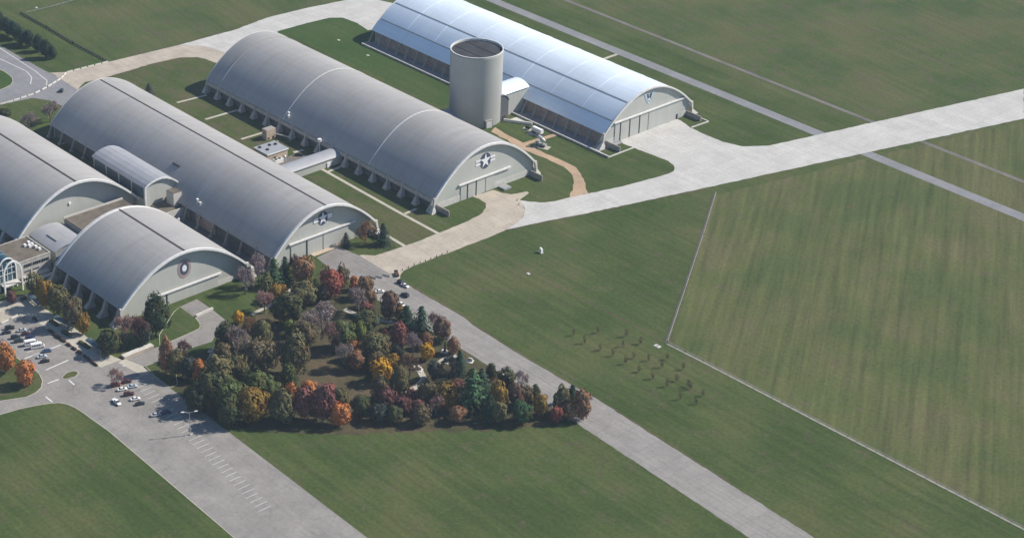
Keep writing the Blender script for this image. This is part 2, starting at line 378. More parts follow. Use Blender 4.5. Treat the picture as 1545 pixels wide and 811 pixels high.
strip('path', [(-9.9, -32.8), (20.4, -33.8)], 1.9, .05, 'concrete_walk')
strip('path', [(-169.8, -21.1), (-168.6, -0.3)], 1.8, .05, 'concrete_walk')
strip('path', [(-135.0, -21.3), (-134.4, -5.0)], 1.8, .05, 'concrete_walk')
strip('path', [(-199.5, -20.2), (-197.6, -0.3)], 1.8, .05, 'concrete_walk')
strip('path', [(-169.6, -21.2), (-168.9, 0.8)], 1.8, .045, 'concrete_walk')
strip('path', [(-71.5, -9.8), (-72.3, 2.4)], 1.9, .045, 'concrete_walk')
strip('path', [(-6.9, -11.1), (-7.5, -2.0)], 1.9, .05, 'concrete_walk')
strip('path', [(-102.7, -9.3), (-101.9, -2.9)], 2.2, .05, 'concrete_walk')
strip('path', [(-89.7, 220.8), (-89.8, 234.2)], 2.2, .05, 'concrete_walk')
strip('path', [(-192.7, -105.1), (-193.5, -97.7)], 1.8, .05, 'concrete_walk')
strip('service_strip', [(-195,-31.2),(-130,-31.2),(-90,-31.2)], 3.5, .04, 'yard_gravel')
sheet('yard', [(-104,-113),(-3,-113),(-3,-60),(-104,-60)], .03, 'yard_gravel')
sheet('trench_floor', [(-200,121.5),(3,121.5),(3,145),(-200,145)], .05, 'trench_concrete')
sheet('utility_yard', [(-100.5,-30),(-91,-30),(-91,-6),(-100.5,-8)], .045, 'yard_gravel')
sheet('hangar_forecourt', [(-0.0, -157.1), (-0.9, -146.8), (11.9, -147.0), (12.4, -157.0)], .06, 'asphalt_apron')
# worn soil along the paving
for pl,wd in (([(46.2, -58.3), (52.1, -59.5), (93.2, -59.3), (101.1, -61.0), (132.8, -62.4), (161.7, -62.8), (183.6, -62.3), (202.8, -63.5), (264.4, -66.9)],2.6),([(39.9, 18.0), (45.9, 41.3), (52.2, 61.0), (70.8, 132.4)],1.6),([(112.9, -79.9), (149.5, -80.9), (187.2, -83.1)],2.2),([(-283.6, -54.7), (-288.0, -55.2), (-340.1, -55.7)],1.8),([(-276.1, -17.5), (-271.3, 31.8), (-274.0, 101.9)],1.4),([(-259.1, -45.4), (-256.9, -35.6), (-256.8, -17.7), (-257.1, 1.8), (-254.5, 20.0), (-248.0, 28.9)],1.6),([(44.7, -202.7), (58.2, -203.1), (90.2, -203.3)],2.0)):
    q=[Vector(p) for p in pl]; o=[]
    for a_,b_ in zip(q,q[1:]):
        n_=max(1,int((b_-a_).length/4)); o+=[tuple(a_+(b_-a_)*k/n_+Vector((RAG.gauss(0,.35),RAG.gauss(0,.35)))) for k in range(n_)]
    o.append(tuple(q[-1])); strip('worn_verge',o,wd,.036,'dirt')
# parking lot with its islands
sheet('parking_lot', [(-42.3, -251.9), (-40.4, -231.8), (-40.9, -221.1), (-33.6, -217.6), (-17.9, -218.0), (21.4, -217.8), (23.6, -216.9), (23.8, -206.0), (24.6, -185.8), (23.4, -162.1), (20.8, -159.5), (13.2, -157.5), (11.9, -147.0), (26.3, -148.2), (28.0, -154.0), (36.4, -164.6), (35.3, -175.0), (35.1, -192.6), (35.0, -201.9), (44.2, -202.4), (58.0, -202.9), (90.2, -203.3), (139.1, -204.6), (193.2, -206.1), (291.1, -208.6), (256.2, -251.6), (77.6, -319.6)], .05, 'asphalt_lot')
sheet('plaza', [(-40.9, -221.1), (-49.5, -220.0), (-49.2, -226.7), (-50.5, -247.3), (-61.6, -241.0), (-58.1, -221.4), (-56.1, -207.6), (-43.3, -208.4), (-23.9, -207.6), (-6.0, -207.2), (12.0, -207.9), (19.3, -207.3), (23.8, -206.0), (23.6, -216.9), (21.4, -217.8), (-17.9, -218.0), (-33.6, -217.6)], .10, 'concrete_walk')
sheet('plaza_paving', [(-39.3, -232.5), (-49.2, -226.7), (-49.5, -220.0), (-42.9, -217.6), (-40.8, -221.0)], .07, 'concrete_tan')
sheet('pavement', [(24.9, -208.8), (23.9, -204.6), (34.3, -201.8), (42.1, -203.2), (40.8, -206.6)], .10, 'concrete_walk')
island('parking_island', [(-46.6, -242.4), (-23.8, -241.6), (-5.7, -241.9), (4.1, -240.8), (11.0, -241.5), (16.8, -243.4), (21.3, -246.8), (23.6, -251.0), (24.2, -256.4), (19.7, -267.1), (13.8, -277.0)], 'grass_dry')
island('traffic_island', [(19.6, -235.4), (17.5, -231.7), (17.9, -228.4), (19.7, -227.1), (21.6, -227.6), (23.1, -230.3), (22.6, -233.5), (21.6, -235.6)], 'grass_dry')
island('verge', [(25.1, -283.5), (29.1, -272.7), (30.4, -263.5), (32.6, -256.4), (34.8, -251.1), (36.9, -247.6), (40.3, -245.3), (44.6, -244.2), (50.6, -243.6), (56.2, -243.5), (70.2, -243.0), (154.7, -246.4), (256.2, -251.6), (162.1, -367.3)], 'grass')
island('verge', [(35.1, -200.9), (35.3, -192.7), (35.5, -185.6), (57.5, -198.6), (57.7, -202.8), (49.0, -202.8), (44.2, -202.4)], 'grass_dry')
island('hangar_lawn', [(24.6, -185.8), (15.9, -180.2), (2.2, -162.4), (0.2, -157.3), (13.1, -157.5), (18.9, -158.9), (21.6, -160.5), (23.2, -162.4), (23.9, -170.0), (24.5, -180.2)], 'grass')
# painted lines
for pl in ([(-322.3, -66.2), (-295.0, -63.9), (-285.1, -66.3), (-276.9, -72.1)], [(-337.3, -57.4), (-291.5, -59.6), (-275.0, -61.8), (-269.2, -65.9)]): strip('road_marking', pl, .5, .085, 'paint_white')
for pl in ([(-4.9, -239.9), (-5.1, -220.4)], [(9.7, -237.6), (8.7, -225.1)], [(20.0, -243.0), (20.3, -237.3)], [(23.6, -234.1), (28.5, -234.4)], [(29.0, -249.5), (34.6, -249.6)], [(38.3, -226.8), (37.9, -223.7)]):
    strip('road_marking', pl, .7, .085, 'paint_white')
for i in range(34):
    a = Vector((41.3, -213.3))+ (Vector((83.7, -218.9))-Vector((41.3, -213.3)))*i/12
    d = (Vector((41.2, -206.1))-Vector((41.3, -213.3)))
    strip('parking_line', [tuple(a), tuple(a+d*.85)], .22, .085, 'paint_white')
for i in range(9):
    a = Vector((-21.2, -232.6))+ (Vector((-0.9, -232.2))-Vector((-21.2, -232.6)))*(i-4)/5
    d = (Vector((-21.7, -221.6))-Vector((-21.3, -228.9)))
    strip('parking_line', [tuple(a-d*.5), tuple(a+d*.6)], .22, .085, 'paint_white')

# ------------------------------------------------------------------ hangars
def arch_z(d, H, e, ez):
    """roof height at distance d from the ridge: apex H, eave (e, ez)"""
    t = abs(d)/e
    return H-(H-ez)*(.985*t**2+.015*t**4)
def arch_pts(H, e, ez, n, off=0):
    out=[]
    for i in range(n+1):
        y=-e+2*e*i/n; z=arch_z(y,H,e,ez)
        if off:
            h=.05; s=(arch_z(y+h,H,e,ez)-arch_z(y-h,H,e,ez))/(2*h); k=math.hypot(1,s)
            out.append((y-s/k*off, z+off/k))
        else: out.append((y,z))
    return out
def shell(bm, x0, x1, P, Q, nx=1):
    """solid curved plate between outer profile P and inner profile Q"""
    ring = P+Q[::-1]
    loft(bm, [[(x0+(x1-x0)*i/nx,y,z) for y,z in ring] for i in range(nx+1)])

def hangar(name, label, x0, x1, yc, H, e, ez, foot, roof, recess=2.2, spread=1.0, nbut=18, rear_wall=True, sides=(-1,1),
           buttress='block', pink=False, front_foot=True, rim_w=.85, base=True):
    """x0 rear, x1 front rim; e eave half width, ez eave height, foot = half width at ground"""
    L=x1-x0
    t=thing(name,label,'hangar',(x0,yc,0))
    bm=bmesh.new(); shell(bm,0,L-1.1,arch_pts(H,e,ez,88),arch_pts(H,e,ez,88,-.6)); r=mesh_obj('roof',bm,roof,t)
    # rim bands
    bm=bmesh.new(); shell(bm,L-1.095,L,arch_pts(H,e+.15,ez-.3,88,.22),arch_pts(H,e+.15,ez-.3,88,-rim_w)); mesh_obj('arch_rim',bm,'trim_white',t)
    bm=bmesh.new(); shell(bm,-.35,-.005,arch_pts(H,e+.05,ez-.1,60,.12),arch_pts(H,e+.05,ez-.1,60,-.9)); mesh_obj('arch_rim',bm,'trim_white',t)
    # end walls
    we=e-1.2
    for nm,xa,xb in (('front_wall',L-1.1-recess-.5,L-1.1-recess),('rear_wall',1.5,2.0)):
        if nm=='rear_wall' and not rear_wall: continue
        bm=bmesh.new(); P=[(y,z) for y,z in arch_pts(H,e,ez,60,-.55) if abs(y)<we]
        ring=[(-we,0)]+P+[(we,0)]
        loft(bm,[[(xa,y,z) for y,z in ring],[(xb,y,z) for y,z in ring]])
        mesh_obj(nm,bm,'hangar_wall',t)
    # side walls under the eaves, set back
    for s in sides:
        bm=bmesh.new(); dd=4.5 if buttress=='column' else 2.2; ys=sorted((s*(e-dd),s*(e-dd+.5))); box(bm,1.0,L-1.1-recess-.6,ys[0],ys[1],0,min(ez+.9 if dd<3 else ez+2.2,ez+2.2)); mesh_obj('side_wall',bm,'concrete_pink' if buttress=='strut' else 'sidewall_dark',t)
        if buttress=='block':
            bm=bmesh.new(); ys=sorted((s*(e+.02),s*(e+.3))); box(bm,.6,L-2,ys[0],ys[1],ez-2.6,ez-.25); mesh_obj('eave_band',bm,'concrete',t)
    # buttresses
    for s in sides:
        for i in range(nbut):
            x=.6+(L-3.0)*i/(nbut-1)
            if s>0 and 1<i<nbut-2: continue      # the far side is seen only at its ends
            bm=bmesh.new(); w=.55; pale='concrete' if buttress in ('block','column') else 'concrete_dark'
            def rg(xw,ya,yb,z): return [(x-xw,ya,z),(x+xw,ya,z),(x+xw,yb,z),(x-xw,yb,z)]
            if buttress=='block':
                # spreading pyramid foot, narrow neck, pointed fin standing proud of the eave
                loft(bm,[rg(1.75,s*(e-.9),s*(foot+.5),0),rg(1.65,s*(e-.9),s*(foot+.5),.5),rg(.55,s*(e-.7),s*(e+.9),4.4),
                         rg(.42,s*(e-.5),s*(e+.5),ez-.6),rg(.42,s*(e-.9),s*(e+.1),ez+.3),rg(.08,s*(e-1.7),s*(e-1.2),ez+1.9)])
            elif buttress=='strut':
                # plain sloping strut that stays under the roof edge
                loft(bm,[rg(.75,s*(foot-1.6),s*foot,0),rg(.45,s*(foot-1.3),s*(foot-.4),1.2),rg(.38,s*(e-1.6),s*(e-.7),ez-.2)])
            elif buttress=='column':
                loft(bm,[rg(1.5,s*(e-.6),s*(foot+.6),0),rg(1.45,s*(e-.6),s*(foot+.6),.5),rg(.95,s*(e-.2),s*(e+2.0),3.0),rg(.9,s*(e-1.6),s*(e-.0),ez-.2)])
            else:
                loft(bm,[rg(.9,s*(foot-1.2),s*(foot+.5),0),rg(.85,s*(foot-1.2),s*(foot+.5),1.3),rg(.5,s*(foot-1.0),s*(foot-.1),1.31),
                         rg(.5,s*(e-.8),s*(e-.0),ez-.4),rg(.2,s*(e-1.0),s*(e-.6),ez+1.2)])
            mesh_obj('buttress',bm,pale,t)
        if front_foot:
            # white shoe that carries the rim to the ground
            bm=bmesh.new(); x=L-.55
            def rg(xw,ya,yb,z): return [(x-xw,ya,z),(x+xw,ya,z),(x+xw,yb,z),(x-xw,yb,z)]
            loft(bm,[rg(.65,s*(e+.1),s*(e+1.05),3.4),rg(.65,s*(e-1.2),s*(e+.45),ez+.7)])
            mesh_obj('rim_shoe',bm,'concrete_pale',t)
            bm=bmesh.new()
            loft(bm,[rg(1.5,s*(e-.6),s*(foot+.7),0),rg(1.4,s*(e-.6),s*(foot+.7),.3),rg(.55,s*(e+.2),s*(e+1.0),3.395)])
            mesh_obj('rim_foot',bm,'concrete_pale',t)
    t['_L']=L
    return t
def wing_walls(t, L, e, recess, length=10, h=3.2, sides=(-1,1)):
    for s in sides:
        bm=bmesh.new(); ys=sorted((s*(e-3.2),s*(e-2.6))); box(bm,L-1.0-recess,L-1.0-recess+length,ys[0],ys[1],0,h); mesh_obj('wing_wall',bm,'concrete_dark',t)
def face_parts(t, xf, track=None, jambs=(), leaf=None, base=None, jz=.2):
    """track (y0,y1,z), jambs list of y, leaf (y0,y1,top), base (y0,y1,h); y local, xf local x of the wall face"""
    if track:
        bm=bmesh.new(); box(bm,xf+.3,xf+1.0,track[0],track[1],track[2]-.35,track[2]+.55); mesh_obj('door_track',bm,'trim_white',t)
    if base:
        bm=bmesh.new(); box(bm,xf+.02,xf+.14,base[0],base[1],.1,base[2]); mesh_obj('base_course',bm,'concrete_pale',t)
    if leaf:
        ys=[leaf[0]]+sorted(j[0] for j in jambs)+[leaf[1]]
        for a,b in zip(ys,ys[1:]):
            bm=bmesh.new(); box(bm,xf+.145,xf+.34,a+.35,b-.35,.15,leaf[2]-.4); d=mesh_obj('hangar_door',bm,'hangar_wall',t)
    for y,w,m in jambs:
        bm=bmesh.new(); box(bm,xf+.15,xf+.42,y-w/2,y+w/2,.1,track[2]-.36); mesh_obj('door_gap',bm,m,t)
def disc(bm, x0,x1,cy,cz,r,n=40,k=1.0):
    loft(bm,[[(x,cy+k*r*math.cos(2*math.pi*i/n),cz+r*math.sin(2*math.pi*i/n)) for i in range(n)] for x in (x0,x1)])
def star(bm,x0,x1,cy,cz,r,k=1.0):
    P=[]
    for i in range(10):
        q=r if i%2==0 else r*.382; a=math.pi/2+i*math.pi/5
        P.append((cy+k*q*math.cos(a),cz+q*math.sin(a)))
    a=[bm.verts.new((x1,y,z)) for y,z in P]; c=bm.verts.new((x1+.01,cy,cz)); b=[bm.verts.new((x0,y,z)) for y,z in P]
    for i in range(10):
        j=(i+1)%10; bm.faces.new((a[i],a[j],c)); bm.faces.new((a[i],b[i],b[j],a[j]))
def star_and_bars(t, xf, cy, cz, r, half, stripe):
    bm=bmesh.new(); disc(bm,xf+.06,xf+.16,cy,cz,r,40,.85); e=mesh_obj('emblem',bm,'emblem_blue',t)
    bm=bmesh.new(); star(bm,xf+.17,xf+.26,cy,cz,r*.97,.85); mesh_obj('star',bm,'emblem_white',e)
    for s in (-1,1):
        ya,yb=sorted((cy+s*r*.79,cy+s*half)); hb=r*.36
        if not stripe:
          bm=bmesh.new(); box(bm,xf+.05,xf+.10,ya-.25,yb+.25,cz-hb-.28,cz+hb+.28); mesh_obj('bar_border',bm,'emblem_blue',e)
        bm=bmesh.new()
        if stripe:
            box(bm,xf+.11,xf+.18,ya,yb,cz+hb*.28,cz+hb); box(bm,xf+.11,xf+.18,ya,yb,cz-hb,cz-hb*.28)
        else: box(bm,xf+.11,xf+.18,ya,yb,cz-hb,cz+hb)
        mesh_obj('bar',bm,'emblem_white',e)
def ridge_strip(t, L, H, e, ez, d, w=.8, mat='wood_dark'):
    z=arch_z(d,H,e,ez); h=.05; s=(arch_z(d+h,H,e,ez)-arch_z(d-h,H,e,ez))/(2*h)
    bm=bmesh.new(); P=[(d-w/2,z-s*w/2-.1),(d+w/2,z+s*w/2-.1),(d+w/2,z+s*w/2+.22),(d-w/2,z-s*w/2+.22)]
    loft(bm,[[(x,y,zz) for y,zz in P] for x in (1,L-1.2)]); mesh_obj('ridge_vent',bm,mat,t)
def seam(t, x, H, e, ez, w=.5, mat='trim_white', up=.14, d0=-1, d1=1, name='roof_seam'):
    P=[(y,z) for y,z in arch_pts(H,e,ez,80,up) if d0*e<=y<=d1*e]; Q=[(y,z) for y,z in arch_pts(H,e,ez,80,-.05) if d0*e<=y<=d1*e]
    bm=bmesh.new(); shell(bm,x-w/2,x+w/2,P,Q); mesh_obj(name,bm,mat,t)
def vents(t, spots, H, e, ez):
    for x,d in spots:
        z=arch_z(d,H,e,ez); bm=bmesh.new(); bar(bm,(x,d,z-.4),(x,d,z+1.4),.35,8); bar(bm,(x,d,z+1.4),(x,d,z+1.9),.65,8); mesh_obj('vent_stack',bm,'white_paint',t)

# H3: the long grey hangar in the middle (star-and-bars emblem, silo behind it)
H3=dict(H=28.2,e=36.3,ez=7.5)
h=hangar('hangar','long grey arched hangar with striped star emblem, middle of the picture, silo just behind it',-201.5,2.2,38.7,foot=38.6,roof='roof_grey',recess=.9,spread=1.0,nbut=18,**H3)
L=203.7; xf=L-2.0
wing_walls(h,L,36.3,.9,9.8)
face_parts(h,xf,track=(20.3-38.7,57.2-38.7,9.6),jambs=[(26.6-38.7,.75,'dark'),(32.8-38.7,.75,'dark'),(39.5-38.7,.25,'concrete_dark')],leaf=(21.5-38.7,46.5-38.7,9.2),base=(-33.4,33.4,3.6))
star_and_bars(h,xf,.4,18.5,4.5,6.9,True)
seam(h,201.5-128.4+.5,**H3); seam(h,201.5-52.1,**H3)
seam(h,12,w=1.0,mat='roof_grey',up=.3,**H3)
vents(h,[(76,-33.5),(77.3,-34.6)],**H3)
bm=bmesh.new(); bar(bm,(201.5-92.4,-37.8,0),(201.5-92.4,-37.8,7.5),.35,8); bar(bm,(201.5-92.4,-37.8,7.5),(201.5-92.4,-37.8,9),1.1,8); mesh_obj('exhaust_stack',bm,'white_paint',h)
bm=bmesh.new(); box(bm,L-1.0,L+4,9.5,14.5,.1,1.1); mesh_obj('door_ramp',bm,'sheet_grey',h)

# H2: grey hangar left of it, dark ridge vent
H2=dict(H=25.9,e=33.0,ez=7.2)
h=hangar('hangar','grey arched hangar with white-barred star emblem and dark ridge line, trees at its front corners',-205,1.5,-69.3,foot=35.3,roof='roof_grey',recess=2.8,nbut=18,buttress='leg',pink=True,**H2)
L=206.5; xf=L-1.1-2.8
wing_walls(h,L,33.0,2.8,9,2.6)
face_parts(h,xf,track=(-89.9+69.3,-48+69.3,9.9),jambs=[(-78.8+69.3,.95,'dark'),(-68.4+69.3,.25,'concrete_dark')],leaf=(-89+69.3,-52+69.3,9.5),base=None)
bm=bmesh.new(); box(bm,xf+.4,xf+3.0,-76.5+69.3,-54+69.3,.02,.35); mesh_obj('door_sill',bm,'mortar_beige',h)
star_and_bars(h,xf,1.0,17.9,3.75,5.9,False)
for xa,xb in ((-79,-71.5),(-66,-49)):
    bm=bmesh.new(); box(bm,205+xa,205+xb,-31.9,-31.5,0,6.4); mesh_obj('brick_panel',bm,'concrete_pink',h)
ridge_strip(h,L,d=1.0,w=.7,**H2)
seam(h,205-135.6,w=.6,mat='roof_pale',up=.1,**H2); seam(h,205-70,w=.6,mat='roof_pale',up=.1,**H2)
vents(h,[(205-67.5,-29.4),(205-64.4,-29.9)],**H2)
bm=bmesh.new(); box(bm,205-101,205-95,-21.6,-20.9,arch_z(-21,**H2)-.3,arch_z(-21,**H2)+.5); mesh_obj('roof_hatch',bm,'dark',h)

# H4: bright metal hangar at the back
H4=dict(H=26.3,e=35.8,ez=7.8)
h=hangar('hangar','bright silver metal arched hangar with winged emblem at the far back',-200.5,1.0,164.2,foot=39.5,roof='roof_metal',recess=.4,buttress='strut',nbut=24,pink=True,rim_w=.7,**H4)
L=201.5; xf=L-1.5
wing_walls(h,L,35.8,.4,11,3.0)
face_parts(h,xf,track=(136.8-164.2,194.3-164.2,12.0),jambs=[(142.1-164.2,.8,'dark'),(149.6-164.2,.8,'dark'),(157.5-164.2,.8,'dark'),(164.8-164.2,.22,'concrete_dark')],leaf=(137.5-164.2,193-164.2,11.6),base=(-32.5,32.5,3.2))
bm=bmesh.new(); box(bm,xf+.35,xf+.5,188-164.2,189.2-164.2,.1,3.2); mesh_obj('side_door',bm,'dark',h)
for d in (-17.6,-29.4): ridge_strip(h,L,d=d,w=.45,mat='sheet_grey',**H4)
for x in range(1,8): seam(h,201.5*x/8,w=.22,mat='roof_metal',up=.12,**H4)
# winged emblem: two stepped wings meeting in a point, small star below
bm=bmesh.new()
def wing(bm,s,P):
    a=[bm.verts.new((xf+.05,.2+s*y,z)) for y,z in P]; b=[bm.verts.new((xf+.16,.2+s*y,z)) for y,z in P]
    n=len(P); bm.faces.new(a[::-1]); bm.faces.new(b)
    for i in range(n): j=(i+1)%n; bm.faces.new((a[i],a[j],b[j],b[i]))
for s in (-1,1): wing(bm,s,[(4.6,23.6),(2.6,23.4),(1.35,19.4),(2.35,18.6)])
em=mesh_obj('emblem',bm,'emblem_silver',h)
for s in (-1,1):
    bm=bmesh.new(); wing(bm,s,[(2.1,22.4),(.75,22.2),(.25,20.0),(1.0,19.6)]); mesh_obj('inner_wing',bm,'emblem_blue',em)
    bm=bmesh.new(); wing(bm,s,[(2.2,18.2),(1.3,18.9),(.2,17.9),(.9,17.1)]); mesh_obj('lower_wing',bm,'emblem_silver',em)
bm=bmesh.new(); star(bm,xf+.05,xf+.16,.2,18.9,1.1); mesh_obj('star',bm,'emblem_white',em)
bm=bmesh.new(); disc(bm,xf+.05,xf+.16,.2,16.8,.55); mesh_obj('centre_disc',bm,'emblem_white',em)

# H1: front-left hangar with the ring emblem
H1=dict(H=26.6,e=36.9,ez=8.0)
h=hangar('hangar','grey arched hangar with red and blue ring emblem, nearest to the parking lot',-60.5,-2.0,-152,foot=41,roof='roof_grey',recess=2.0,buttress='column',nbut=6,**H1)
L=58.5; xf=L-3.1
face_parts(h,xf,track=(-166.5+152,-129.5+152,6.9),jambs=[(-161.4+152,.9,'dark')],leaf=(-161.4+152-6,-131+152,6.7),base=(-9.0,34.0,2.7))
bm=bmesh.new(); disc(bm,xf+.05,xf+.12,1.5,16.4,5.2,40,.74); em=mesh_obj('emblem',bm,'emblem_red',h)
bm=bmesh.new(); disc(bm,xf+.13,xf+.18,1.5,16.4,3.5,40,.74); mesh_obj('blue_ring',bm,'emblem_blue',em)
bm=bmesh.new(); disc(bm,xf+.19,xf+.24,1.5,16.4,1.75,40,.74); mesh_obj('white_disc',bm,'emblem_white',em)
ridge_strip(h,L,d=1.0,w=.9,**H1); seam(h,1.2,w=1.2,mat='trim_white',up=.2,**H1)
bm=bmesh.new(); box(bm,L-4,L+3,36.0,38.5,0,7); mesh_obj('corner_pier',bm,'concrete_pale',h)

# H0: upper-left hangar running out of the picture
h=hangar('hangar','grey arched hangar cut by the left edge of the picture, behind the brown flat roof',-200,-95.5,-152,foot=41,roof='roof_grey',recess=3.0,buttress='column',nbut=10,**dict(H1,H=28.0,ez=7.0))
ridge_strip(h,104.5,28.0,36.9,7.0,d=-.2,w=.9)
bm=bmesh.new(); box(bm,104.5-4.1+.02,104.5-3.6,-3.8,-2.6,15.2,16.4); mesh_obj('wall_lamp',bm,'emblem_white',h)

# ------------------------------------------------------------------ silo and links
t=thing('silo','tall beige cylindrical silo with dark flat top between two hangars','silo',(-74.6,100.4,0))
n=72; r=15.0; HS=42.9
bm=bmesh.new()
loft(bm,[[(q*math.cos(2*math.pi*i/n),q*math.sin(2*math.pi*i/n),z) for i in range(n)] for q,z in ((r,0),(r,HS-1.2),(r,HS-.6),(r-.01,HS-.6),(r-.5,HS-.6))],True,False)
mesh_obj('wall',bm,'silo_wall',t,True)
bm=bmesh.new()
loft(bm,[[(q*math.cos(2*math.pi*i/n),q*math.sin(2*math.pi*i/n),z) for i in range(n)] for q,z in ((r+.03,HS-.35),(r+.03,HS),(r-.45,HS),(r-.45,HS-1.5))],True,False); mesh_obj('rim',bm,'trim_white',t)
bm=bmesh.new(); bm.faces.new([bm.verts.new(((r-.44)*math.cos(2*math.pi*i/n),(r-.44)*math.sin(2*math.pi*i/n),HS-1.3)) for i in range(n)]); rf=mesh_obj('roof',bm,'silo_roof',t)
for k in (-5,4):
    bm=bmesh.new(); hw=math.sqrt(14**2-k*k); box(bm,-hw,hw,k-.3,k+.3,HS-1.29,HS-1.05); mesh_obj('roof_joint',bm,'wood_dark',rf)
# door block at its foot
def polar(a): return math.cos(a),math.sin(a)
a=R(-13); c_,s_=polar(a)
bm=bmesh.new(); loft(bm,[[(14.2,-2.2,z),(16.4,-2.2,z),(16.4,2.2,z),(14.2,2.2,z)] for z in (0,4.6)]); o=mesh_obj('door_surround',bm,'concrete_dark',t); o.rotation_euler=(0,0,a)
bm=bmesh.new(); box(bm,16.41,16.55,-1.7,1.7,.1,4.0); d=mesh_obj('door',bm,'white_paint',o)

def barrel(name,label,cat,axis,a0,a1,b0,b1,eave,crest,wallm,roofm,rim=True,n=16):
    """small vaulted building; axis 'x' or 'y'; a along the axis, b across"""
    bc=(b0+b1)/2; hb=(b1-b0)/2
    t=thing(name,label,cat,((a0+a1)/2,bc,0) if axis=='x' else (bc,(a0+a1)/2,0), 0 if axis=='x' else math.pi/2)
    L=a1-a0; hl=L/2
    def prof(off,e):
        return [(-(hb+e)+2*(hb+e)*i/n, eave+off+(crest-eave)*(1-abs(-1+2*i/n)**2.2)) for i in range(n+1)]
    bm=bmesh.new(); shell(bm,-hl,hl,prof(.35,.5),prof(0,.5)); mesh_obj('roof',bm,roofm,t)
    bm=bmesh.new(); ring=[(-hb,0)]+[(max(-hb,min(hb,y)),z-.05) for y,z in prof(0,0)]+[(hb,0)]
    loft(bm,[[(x,y,z) for y,z in ring] for x in (-hl+.5,hl-.5)]); mesh_obj('wall',bm,wallm,t)
    if rim:
        for x0,x1 in ((-hl-.3,-hl-.005),(hl+.005,hl+.3)):
            bm=bmesh.new(); shell(bm,x0,x1,prof(.5,.7),prof(-.35,.7)); mesh_obj('roof_rim',bm,'trim_white',t)
    return t,hl,hb
barrel('vaulted_link','low vaulted link between the silo and the grey hangar in front','passage','y',66,90,-87,-69,3.6,6.4,'sheet_grey','roof_pale')
barrel('vaulted_link','tall silver vaulted link running from the silo into the bright metal hangar','passage','y',111,133,-79,-65,13.6,16.2,'hangar_wall','roof_metal',False)
t=thing('entrance_vestibule','dark grey vestibule with curved white roof at the right side of the silo','vestibule',(-65,111,0))

P=[(3.4,11.4),(2.6,13.2),(1.2,14.6),(-1.0,15.6),(-4.0,16.0)]
bm=bmesh.new(); loft(bm,[[(x,y,z) for y,z in [(-4,0),(3.4,0)]+P] for x in (-5,3.2)]); mesh_obj('wall',bm,'vestibule_grey',t)
bm=bmesh.new(); loft(bm,[[(x,y,z) for y,z in [(y*1.06,z+.5) for y,z in P]+[(y*1.06,z+.03) for y,z in P[::-1]]] for x in (-5,3.6)]); mesh_obj('roof',bm,'roof_pale',t)
bm=bmesh.new(); box(bm,3.21,3.3,-1.2,1.4,.1,2.6); mesh_obj('door',bm,'window_glass',t)
t,hl,hb=barrel('vaulted_link','long low vaulted corridor joining two grey hangars across the lawn','passage','y',-36,4,-85.5,-75.8,4.4,6.6,'hangar_wall','roof_pale',False)
bm=bmesh.new(); box(bm,10.0-1.2,10.0+1.2,-hb-.4,-hb-.02,.1,2.9); mesh_obj('door',bm,'white_paint',t)

# annex between the left hangars
t=thing('annex_building','pale vaulted annex with glazed side tucked between two grey hangars','building',(-114,-106,0))
hl=25; AL=[(-10,15.9),(-8.5,17.0),(-6,18.1),(-3,18.8),(0,18.9),(3,18.2),(6,16.6),(8.5,14.6),(10,13.0)]
bm=bmesh.new(); shell(bm,-hl,hl,[(y*1.06,z+.4) for y,z in AL],[(y*1.06,z) for y,z in AL]); mesh_obj('roof',bm,'roof_pale',t)
bm=bmesh.new(); loft(bm,[[(x,y,z) for y,z in [(-10,0)]+[(y,z-.05) for y,z in AL]+[(10,0)]] for x in (-hl+.6,hl-.9)]); mesh_obj('wall',bm,'hangar_wall',t)
bm=bmesh.new(); shell(bm,hl+.005,hl+.4,[(y*1.07,z+.55) for y,z in AL],[(y*1.04,z-.3) for y,z in AL]); mesh_obj('roof_rim',bm,'trim_white',t)
for i in range(4):
    x0=-23.5+i*12; bm=bmesh.new(); box(bm,x0,x0+10.6,-10.13,-10.01,9.0,15.2); mesh_obj('window',bm,'shelter_glass',t)
bm=bmesh.new(); box(bm,hl-.89,hl+.35,-10.7,-9.9,0,15.8); mesh_obj('corner_post',bm,'trim_white',t)
for i in range(6):
    x0=-21+i*7.6; bm=bmesh.new(); box(bm,x0,x0+5.4,10.62,11.3,12.7,13.9); mesh_obj('eave_panel',bm,'trim_white',t)
t=thing('stair_enclosure','pale concrete box beside the front wall of the vaulted annex','enclosure',(-83.8,-102.2,0))
bm=bmesh.new(); box(bm,-3.4,3.2,-2.4,2.6,0,12.2); mesh_obj('wall',bm,'concrete_pale',t)
bm=bmesh.new(); box(bm,-3.2,3.0,-2.2,2.4,12.21,12.4); mesh_obj('roof',bm,'gravel_roof',t)
t=thing('terrace_roof','small flat brown roof below the pale concrete box, white parapet in front','roof terrace',(-84,-106,0))
bm=bmesh.new(); box(bm,-14,8,-6.5,6,0,5.0); mesh_obj('wall',bm,'concrete_dark',t)
bm=bmesh.new(); box(bm,-13.7,7.7,-6.2,5.7,5.01,5.15); mesh_obj('roof',bm,'gravel_roof',t)
bm=bmesh.new(); box(bm,8.01,8.5,-6.5,6,0,6.0); mesh_obj('parapet',bm,'concrete_pale',t)
bm=bmesh.new(); bar(bm,(12,-2,0),(12,-2,2.6),1.2,12); bar(bm,(12,-2,2.6),(12,-2,3.4),1.2,12,.4); mesh_obj('tank',bm,'concrete_pale',t)

